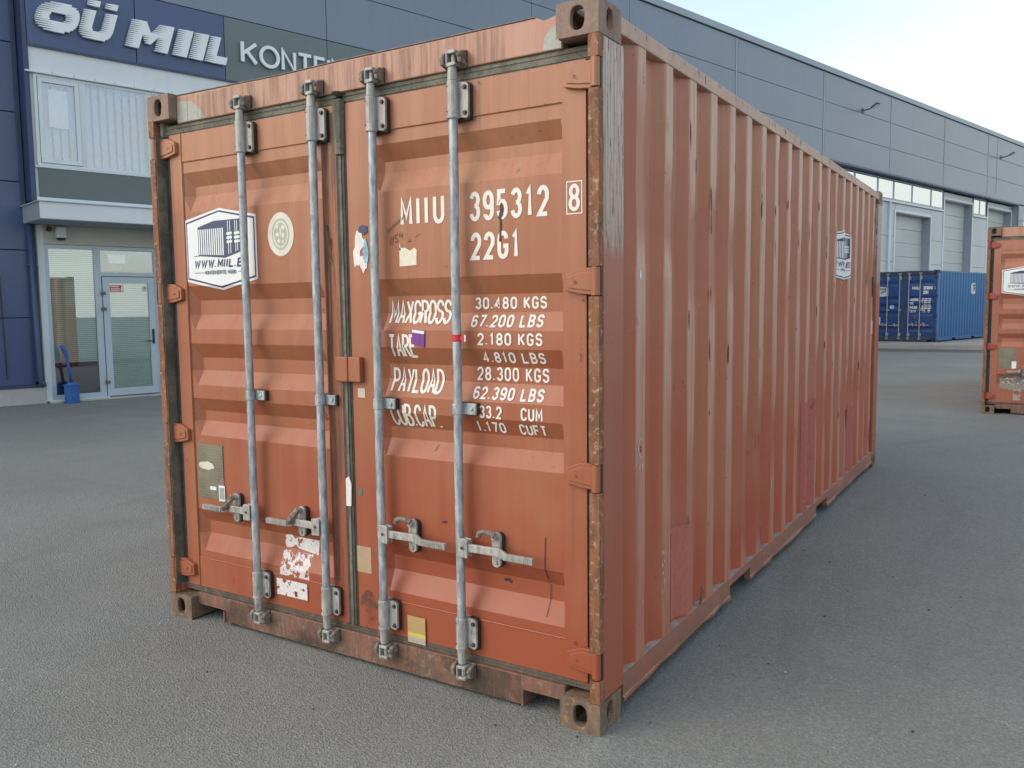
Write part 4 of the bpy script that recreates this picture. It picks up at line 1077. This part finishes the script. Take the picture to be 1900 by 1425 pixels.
for i, (a, b) in enumerate(zip(xs_, xs_[1:])):
    window(a, b, wz0, wz1, WY, M['upvc'], M['glass'], .05, .065 if i in (0, 3) else 0)
bx('spandrel_panel', -.02, 5.95, WY + .01, WY + .05, 3.49, 3.975, M['spandrel'])
bx('window_sill_rail', BAY0, BAY1, WY - .008, WY + .07, 3.40, 3.485, M['upvc'], bevel=.004)
bx('window_rail', BAY0, BAY1, WY - .004, WY + .06, 3.976, 3.999, M['upvc'])
# vertical blinds behind the bay windows
mb = MB()
for k in range(46):
    x = .02 + k * .128; a = R(24)
    mb.add([(x, WY + .14, 3.98), (x + .12 * math.cos(a), WY + .14 + .12 * math.sin(a), 3.98), (x + .12 * math.cos(a), WY + .14 + .12 * math.sin(a), 5.46), (x, WY + .14, 5.46)], [(0, 1, 2, 3)])
mb.build('vertical_blind', M['curtain'], bld)['kind'] = 'stuff'
bx('paper_notice', .20, .50, WY + .05, WY + .055, 4.66, 5.28, M['white'])
bx('bay_back', .0, 5.9, WY + .9, WY + .95, 3.4, 5.5, M['dark'])
bx('bay_floor', .0, 5.9, WY + .08, 1.5, 3.40, 3.44, M['dark'])
# canopy
cx0, cx1, cy0 = -.215, 6.2, -1.05
mb = MB(); mb.box(cx0, cx1, cy0, -.01, 3.065, 3.335); cn = mb.build('canopy', M['white_trim'], bld, bevel=.006)
mb = MB(); mb.box(cx0 - .002, cx0 - .0005, cy0 + .012, -.012, 3.07, 3.33); mb.build('canopy_end', M['jamb'], cn)
mb = MB(); mb.box(cx0 - .03, cx1, cy0 - .03, -.01, 3.337, 3.352); mb.build('canopy_flashing', M['alu'], cn)
mb = MB(); mb.box(cx0 + .02, cx1 - .02, cy0 + .02, -.012, 3.055, 3.064); mb.build('canopy_soffit', M['jamb'], cn)
bx('canopy_top_wall', -.06, 6.0, -.30, .06, 3.353, 3.399, M['white_trim'])
# --- glazed entrance
bx('lintel', .02, 1.95, -.015, .10, 2.74, 3.054, M['cream'])
bx('entrance_jamb', -.03, .075, -.02, .12, .03, 3.054, M['upvc'], bevel=.004)
EY = .0
mb = MB(); mb.box(.077, 1.945, EY, EY + .07, 2.672, 2.735); mb.box(.077, .140, EY, EY + .07, .03, 2.672); mb.box(.865, .975, EY, EY + .07, .03, 2.672); mb.box(1.905, 1.945, EY, EY + .07, .03, 2.672)
mb.box(.140, .865, EY, EY + .07, .03, .125); mb.box(.975, 1.905, EY, EY + .07, 2.205, 2.275)
ent = mb.build('entrance_frame', M['alu'], bld, bevel=.005)
mb = MB(); mb.box(.140, .865, EY + .03, EY + .038, .125, 2.672); mb.build('pane', M['glass'], ent)
mb = MB(); mb.box(.975, 1.905, EY + .03, EY + .038, 2.275, 2.672); mb.build('pane', M['glass'], ent)
mb = MB(); x0, x1, z0, z1, q = .985, 1.895, .045, 2.195, .112
mb.box(x0, x1, -.022, .04, z1 - q, z1); mb.box(x0, x1, -.022, .04, z0, z0 + .135); mb.box(x0, x0 + q, -.022, .04, z0 + .135, z1 - q); mb.box(x1 - q, x1, -.022, .04, z0 + .135, z1 - q)
od = mb.build('office_door', M['alu'], bld, bevel=.005)
mb = MB(); mb.box(x0 + q, x1 - q, .008, .016, z0 + .135, z1 - q); mb.build('pane', M['glass'], od)
for z in (1.90, 1.62, .30):
    mb = MB(); mb.tube([(.972, -.034, z - .05), (.972, -.034, z + .05)], .011, 8); mb.box(.945, 1.03, -.030, -.021, z - .028, z + .028); mb.tube([(.955, -.035, z + .02), (1.02, -.035, z - .02)], .008, 6)
    mb.build('hinge', M['galv_old'], od)
mb = MB(); mb.box(1.812, 1.852, -.034, -.0225, .97, 1.24); mb.tube([(1.832, -.03, 1.02), (1.832, -.07, 1.02), (1.70, -.07, 1.02)], .010, 8); mb.tube([(1.832, -.03, 1.17), (1.832, -.055, 1.17)], .014, 8)
mb.build('handle', M['black'], od)
mb = MB(); mb.prism([(1.115, 1.925), (1.345, 1.925), (1.345, 2.045), (1.115, 2.045)], 'y', .004, .006, 0)
for z in (2.018, 1.980, 1.944): mb.box(1.125, 1.27 if z > 2 else 1.285, .0025, .0038, z - .008, z + .010, 1)
mb.box(1.30, 1.338, .0025, .0038, 1.935, 2.035, 1); mb.prism([(1.30, 1.985), (1.30, 2.035), (1.318, 2.035)], 'y', .001, .0024, 0)
mb.build('notice', [M['red'], M['white']], od)
mb = MB(); mb.box(1.68, 1.765, .004, .006, 1.93, 2.04, 0); mb.box(1.705, 1.74, .002, .0035, 1.95, 2.02, 1); mb.box(1.712, 1.733, .001, .0018, 1.958, 1.985, 0); mb.build('notice', [M['white'], M['greyprint']], od)
bx('paper_notice', 1.12, 1.42, .045, .048, 2.44, 2.60, M['white'])
# blinds and room behind the entrance
def blinds(x0, x1, z0, z1, y, mat, n):
    mb = MB()
    for k in range(n):
        z = z0 + (z1 - z0) * k / n; h = (z1 - z0) / n
        mb.add([(x0, y, z), (x1, y, z), (x1, y + .022, z + h * .86), (x0, y + .022, z + h * .86)], [(0, 1, 2, 3)])
    mb.box(x0, x1, y - .005, y + .02, z0 - .03, z0 - .006)
    o = mb.build('venetian_blind', mat, bld); o['kind'] = 'stuff'; return o
blinds(.145, .862, .72, 2.66, .052, M['blind'], 56); blinds(1.10, 1.78, .22, 2.10, .026, M['blind'], 54)
bx('room_wall', -.1, 2.0, 1.40, 1.45, 0, 3.0, M['darkroom']); bx('room_floor', .08, 1.94, .09, 1.4, 0, .03, M['darkroom'])
bx('cabinet', .15, .52, .35, .7, .35, .70, M['brownwood'])
bx('threshold', .02, 1.945, -.10, .07, 0, .029, M['plinth'])
bx('kick_plate', .05, 1.0, -.06, -.011, .0, .045, M['white_trim'])
# downpipe
mb = MB(); mb.tube([(-.14, -.09, 3.05), (-.14, -.09, .42), (-.13, -.11, .36), (-.07, -.14, .33)], .055, 14); dp = mb.build('downpipe', M['navy_trim'], bld, smooth=True)
mb = MB(); mb.box(-.21, -.07, -.12, -.01, .40, .43); mb.box(-.21, -.07, -.12, -.01, 2.35, 2.38); mb.build('pipe_bracket', M['navy_trim'], dp)
mb = MB(); mb.tube([(-.62, -.02, 2.2), (-.60, -.02, .45)], .008, 6); mb.build('cable', M['black'], bld)
# hidden middle of the lower facade
panels([1.96, 7.4, 12.8, 18.2, 23.6, 27.0], [.33, 2.62, 4.2, 5.93], .0, M['navy'], skip=lambda i, j: i == 0 and j > 0)
bx('plinth', 1.96, 27, -.03, .08, 0, .32, M['plinth'])
# --- warehouse bays: high windows, white cladding, roller doors
hw = [27.05, 28.6, 30.40, 32.60, 34.22, 36.22, 38.44, 39.93]
for a, b in zip(hw, hw[1:]): window(a, b, 6.12, 7.04, -.03, M['trim_grey'], M['glass_high'], .075)
for a, b in ((44.08, 44.98), (44.99, 45.95)): window(a, b, 6.18, 7.04, -.03, M['trim_grey'], M['glass_high'], .06)
bx('window_ledge', 27.05, 40.0, -.09, .05, 6.03, 6.115, M['white_trim'], bevel=.01)
bx('window_ledge', 44.0, 46.1, -.09, .05, 6.06, 6.17, M['white_trim'], bevel=.01)
bx('ledge_wall', 27.05, 40.15, .06, .10, 5.95, 7.06, M['joint']); bx('ledge_wall', 44.02, 46.3, .06, .10, 5.95, 7.06, M['joint'])
def clad(x0, x1, z0, z1, nz=1, dz=1.13):
    ze = [z0]; 
    while ze[-1] + dz * 1.4 < z1: ze.append(ze[-1] + dz)
    ze.append(z1); panels([x0, x1], ze, -.0, M['white_clad'])
clad(27.05, 32.9, 0.05, 6.02); clad(32.92, 34.5, .05, 6.02); clad(34.52, 38.5, 5.66, 6.02); clad(38.52, 40.1, .05, 6.02)
clad(40.12, 44.0, 6.68, 7.0); clad(44.0, 46.28, .05, 6.05); clad(46.3, 50.2, 6.70, 7.0)
def roller(x0, x1, z1, dep=.38):
    root_ = bx('roller_door', x0, x1, dep + .06, dep + .08, 0, z1, M['roller'])
    n = int(round(z1 / .62)); h = z1 / n
    for k in range(n):
        mb = MB()
        z = k * h
        mb.box(x0, x1, dep, dep + .04, z + .008, z + h - .008)
        for r_ in range(1, 4): mb.box(x0, x1, dep - .006, dep, z + h * r_ / 4 - .012, z + h * r_ / 4 + .012)
        mb.build('door_panel', M['roller'], root_, bevel=0)
    bx('door_jamb', x1, x1 + .03, .0, dep + .1, 0, z1, M['jamb']); bx('door_jamb', x0 - .03, x0, .0, dep + .1, 0, z1, M['jamb'])
    bx('door_head', x0, x1, .0, dep + .1, z1, z1 + .03, M['jamb'])
    bx('door_trim', x0 - .16, x0 - .032, -.03, -.003, 0, z1 + .14, M['white_trim'], bevel=.005); bx('door_trim', x1 + .032, x1 + .16, -.03, -.003, 0, z1 + .14, M['white_trim'], bevel=.005)
    bx('door_trim', x0 - .03, x1 + .03, -.03, -.003, z1 + .032, z1 + .14, M['white_trim'], bevel=.005)
roller(34.55, 38.47, 5.62); roller(40.22, 43.95, 6.62); roller(46.35, 50.10, 6.66)
mb = MB(); mb.tube([(33.75, -.09, 6.03), (33.75, -.09, .1)], .055, 12); mb.build('downpipe', M['white_trim'], bld, smooth=True)
panels([50.28, 51.2], [.05, 7.06], F, M['steel_blue']); bx('corner_column', 50.25, 51.15, F + .07, 1.3, 0, 7.1, M['jamb'])
bx('end_cladding', 51.21, 51.26, F, 30, 0, 10.34, M['steel_blue'])
mb = MB(); mb.tube([(50.9, F - .02, 6.22), (50.9, F - .35, 6.22)], .03, 8); mb.box(50.8, 51.0, F - .5, F - .3, 6.12, 6.3); mb.build('sensor_bracket', M['alu'], bld)
bx('roof', -12, 51.3, F + .28, 30, 10.40, 10.50, M['jamb'])

# ------------------------------------------------------------------ signs
def in_bld(o): o.parent = None; o.matrix_world = Matrix.LocRotScale(Vector((-13.22, 5.40, 0)), Matrix.Rotation(R(75), 3, 'Z'), None); return o
sg = tag(empty('company_sign', (-13.22, 5.40, 0), R(75)), 'white slanted striped letters reading OÜ MIIL on the navy fascia', 'sign')
def ell(cx, cy, rx, ry, n=36, e=2.5):
    return [(cx + rx * math.copysign(abs(math.cos(t)) ** (2 / e), math.cos(t)), cy + ry * math.copysign(abs(math.sin(t)) ** (2 / e), math.sin(t))) for t in [2 * math.pi * k / n for k in range(n)]]
def spans(polys, y):
    xs = []
    for p in polys:
        for i in range(len(p)):
            a, b = p[i], p[(i + 1) % len(p)]
            if (a[1] <= y) != (b[1] <= y): xs.append(a[0] + (b[0] - a[0]) * (y - a[1]) / (b[1] - a[1]))
    xs.sort(); return list(zip(xs[::2], xs[1::2]))
def speed_letter(polys, x0, w, z0, h, rows=14, wedge=.16, slant=.30, nm='letter'):
    mb = MB(); zmax = max(p[1] for q in polys for p in q)
    nr = int(rows * zmax + .5); rh = zmax / nr
    for r in range(nr):
        yc = (r + .5) * rh
        for (a, b) in spans(polys, yc):
            if b - a < .01: continue
            L = min(wedge / w, (b - a) * .62)
            ya, yb = r * rh + rh * .01, (r + 1) * rh - rh * .01
            def P(x, y): return (x0 + x * w + slant * y * h, z0 + y * h)
            mb.prism([P(a, yc - rh * .16), P(a + L, ya), P(b, ya), P(b, yb), P(a + L, yb), P(a, yc + rh * .16)], 'y', F - .085, F - .03)
    # standoffs
    mb.box(x0 + w * .3, x0 + w * .34, F - .03, F + .0, z0 + h * .3, z0 + h * .34)
    return mb.build(nm, M['letter'], sg)
O_ = [ell(.5, .5, .5, .5), ell(.50, .5, .19, .17, 24)]
U_ = [[(0, 1), (0, .34), (.05, .14), (.2, .0), (.5, -.0), (.8, 0), (.95, .14), (1, .34), (1, 1), (.64, 1), (.64, .40), (.58, .27), (.42, .27), (.36, .40), (.36, 1)],
      [(.05, 1.10), (.05, 1.34), (.42, 1.34), (.42, 1.10)], [(.58, 1.10), (.58, 1.34), (.95, 1.34), (.95, 1.10)]]
M_ = [[(0, 0), (0, 1), (.34, 1), (.5, .62), (.66, 1), (1, 1), (1, 0), (.68, 0), (.68, .48), (.56, .22), (.44, .22), (.32, .48), (.32, 0)]]
I_ = [[(0, 0), (0, 1), (1, 1), (1, 0)]]
Ll = [[(0, 0), (0, 1), (.55, 1), (.55, .26), (1.15, .26), (1.15, 0)]]
speed_letter(O_, -.02, .66, 6.20, .49, wedge=.27); speed_letter(U_, .66, .54, 6.20, .49, wedge=.21)
speed_letter(M_, 1.44, .74, 6.20, .49, wedge=.19); speed_letter(I_, 2.26, .27, 6.20, .49, wedge=.19); speed_letter(I_, 2.56, .27, 6.20, .49, wedge=.19)
speed_letter(Ll, 2.86, .36, 6.20, .49, wedge=.19)
s2 = tag(empty('wall_sign', (-13.22, 5.40, 0), R(75)), 'thin white capital letters starting KONTEI on the grey green fascia panel', 'sign')
xx = 3.60
for ch in 'KONTEINERITE MÜÜK':
    if ch == ' ': xx += .30; continue
    wch = {'I': .06, 'M': .40, 'O': .43, 'N': .32, 'K': .34, 'T': .33, 'E': .27, 'R': .30, 'Ü': .34}[ch]
    mb = MB(); sw_ = .062
    for i_, st in enumerate(G[ch]):
        pts = [(xx + sw_ / 2 + a * (wch - sw_) if ch != 'I' else xx + .03, 6.31 + sw_ / 2 + b * (.43 - sw_)) for a, b in st]
        if ch == 'O': pts = [(xx + wch / 2 + (wch - sw_) / 2 * math.cos(2 * math.pi * k / 28), 6.525 + (.43 - sw_) / 2 * math.sin(2 * math.pi * k / 28)) for k in range(29)]
        for q in ribbon(pts, sw_ / 2): mb.prism(q, 'y', F - .075 - i_ * .0006, F - .035)
    mb.build('letter', M['letter'], s2); xx += wch + .040
# ------------------------------------------------------------------ things fixed to or standing by the wall
def BP(s_, off, z=0): 
    a = R(75); return (-13.22 + s_ * math.cos(a) + off * math.cos(a - math.pi / 2), 5.40 + s_ * math.sin(a) + off * math.sin(a - math.pi / 2), z)
for i, s_ in enumerate((30.25, 46.95)):
    e = tag(empty('wall_lamp', BP(s_, -F, 9.36), R(75)), ('grey floodlight arm on the upper cladding nearest the camera' if i == 0 else 'grey floodlight arm on the upper cladding near the far corner'), 'wall lamp', 'floodlights on the upper cladding')
    mb = MB(); mb.box(-.07, .07, -.03, .0, -.09, .09); mb.tube([(0, -.02, 0), (0, -.30, .02), (0, -.42, .10)], .028, 8); mb.build('bracket', M['lampgrey'], e)
    mb = MB(); mb.prism([(-.38, .07), (-.64, .22), (-.67, .17), (-.42, .03)], 'x', -.13, .13); hh = mb.build('lamp_head', M['lampgrey'], e, bevel=.01)
    mb = MB(); mb.prism([(-.45, .036), (-.63, .136), (-.633, .130), (-.453, .030)], 'x', -.09, .09); mb.build('lamp_lens', M['white'], hh)
e = tag(empty('security_lamp', BP(.33, .02, 2.86), R(75)), 'small white box lamp with dark round lens above the office door', 'lamp')
mb = MB(); mb.box(-.075, .075, -.13, .0, -.02, .17); mb.build('housing', M['upvc'], e, bevel=.012)
mb = MB(); mb.tube([(0, -.075, -.022), (0, -.075, -.055)], .075, 18, rs=[.078, .055]); mb.build('lens', M['black'], e)
e = tag(empty('alarm_beacon', BP(.16, .02, 2.98), R(75)), 'small red brown beacon under the canopy beside the white lamp', 'beacon')
mb = MB(); mb.tube([(0, 0, .01), (0, -.05, .01), (0, -.08, .01)], .04, 12, rs=[.045, .045, .025]); mb.build('beacon_dome', M['brownplastic'], e, smooth=True)
ab = tag(empty('ashtray_stand', (-12.93, 5.66, 0), R(75)), 'blue cylindrical bin with a tall curved pipe handle beside the office door', 'ashtray')
mb = MB(); N_ = 24
prof = [(.0, .0), (.150, .0), (.150, .02), (.118, .03), (.118, .30), (.118, .335)]
mb.tube([(0, 0, z) for _, z in ((0, .002), (0, .022), (0, .0225), (0, .30))], .1, N_, rs=[.145, .145, .118, .118]); mb.build('drum', M['bucketblue'], ab, bevel=.003)
mb = MB(); mb.tube([(0, 0, .301), (0, 0, .318), (0, 0, .319), (0, 0, .345), (0, 0, .355)], .1, N_, rs=[.138, .138, .085, .075, .03]); mb.build('lid', M['bucketblue'], ab, bevel=.003)
mb = MB(); mb.tube([(0, 0, .35), (-.02, 0, .55), (-.045, 0, .72), (-.06, 0, .84), (-.075, 0, .90), (-.10, 0, .95), (-.125, 0, .985), (-.14, 0, .99)], .03, 12, rs=[.030, .027, .025, .036, .036, .036, .036, .022]); mb.build('pipe_handle', M['bucketblue'], ab, smooth=True)
# ------------------------------------------------------------------ small things on the ground
pb = MB(); rnd = random.Random(5)
for k in range(420):
    x = rnd.uniform(-3.5, 5.5); y = rnd.uniform(-1.4, 7)
    if -2.5 < x < .06 and -.02 < y: x = rnd.uniform(.08, 5.5)
    q = rnd.choice((.0025, .003, .004, .006)); vs = []
    for (a, b, c_) in ((1, 0, 0), (0, 1, 0), (-1, 0, 0), (0, -1, 0), (0, 0, 1), (0, 0, -1)):
        vs.append((x + a * q * rnd.uniform(.7, 1.3), y + b * q * rnd.uniform(.7, 1.3), q * .5 + c_ * q * .7))
    pb.add(vs, [(0, 1, 4), (1, 2, 4), (2, 3, 4), (3, 0, 4), (1, 0, 5), (2, 1, 5), (3, 2, 5), (0, 3, 5)], rnd.choice((0, 0, 1, 2)))
tag(pb.build('gravel', [M['plinth'], M['joint'], M['bolt']]), 'scattered small grit and pebbles lying on the asphalt yard', 'gravel', kind='stuff')
tw = MB(); tw.tube([(-.62, -.62, .004), (-.56, -.60, .006), (-.50, -.615, .004)], .0022, 5)
tag(tw.build('twig', M['black']), 'thin dark twig lying on the asphalt left of the orange container', 'twig')
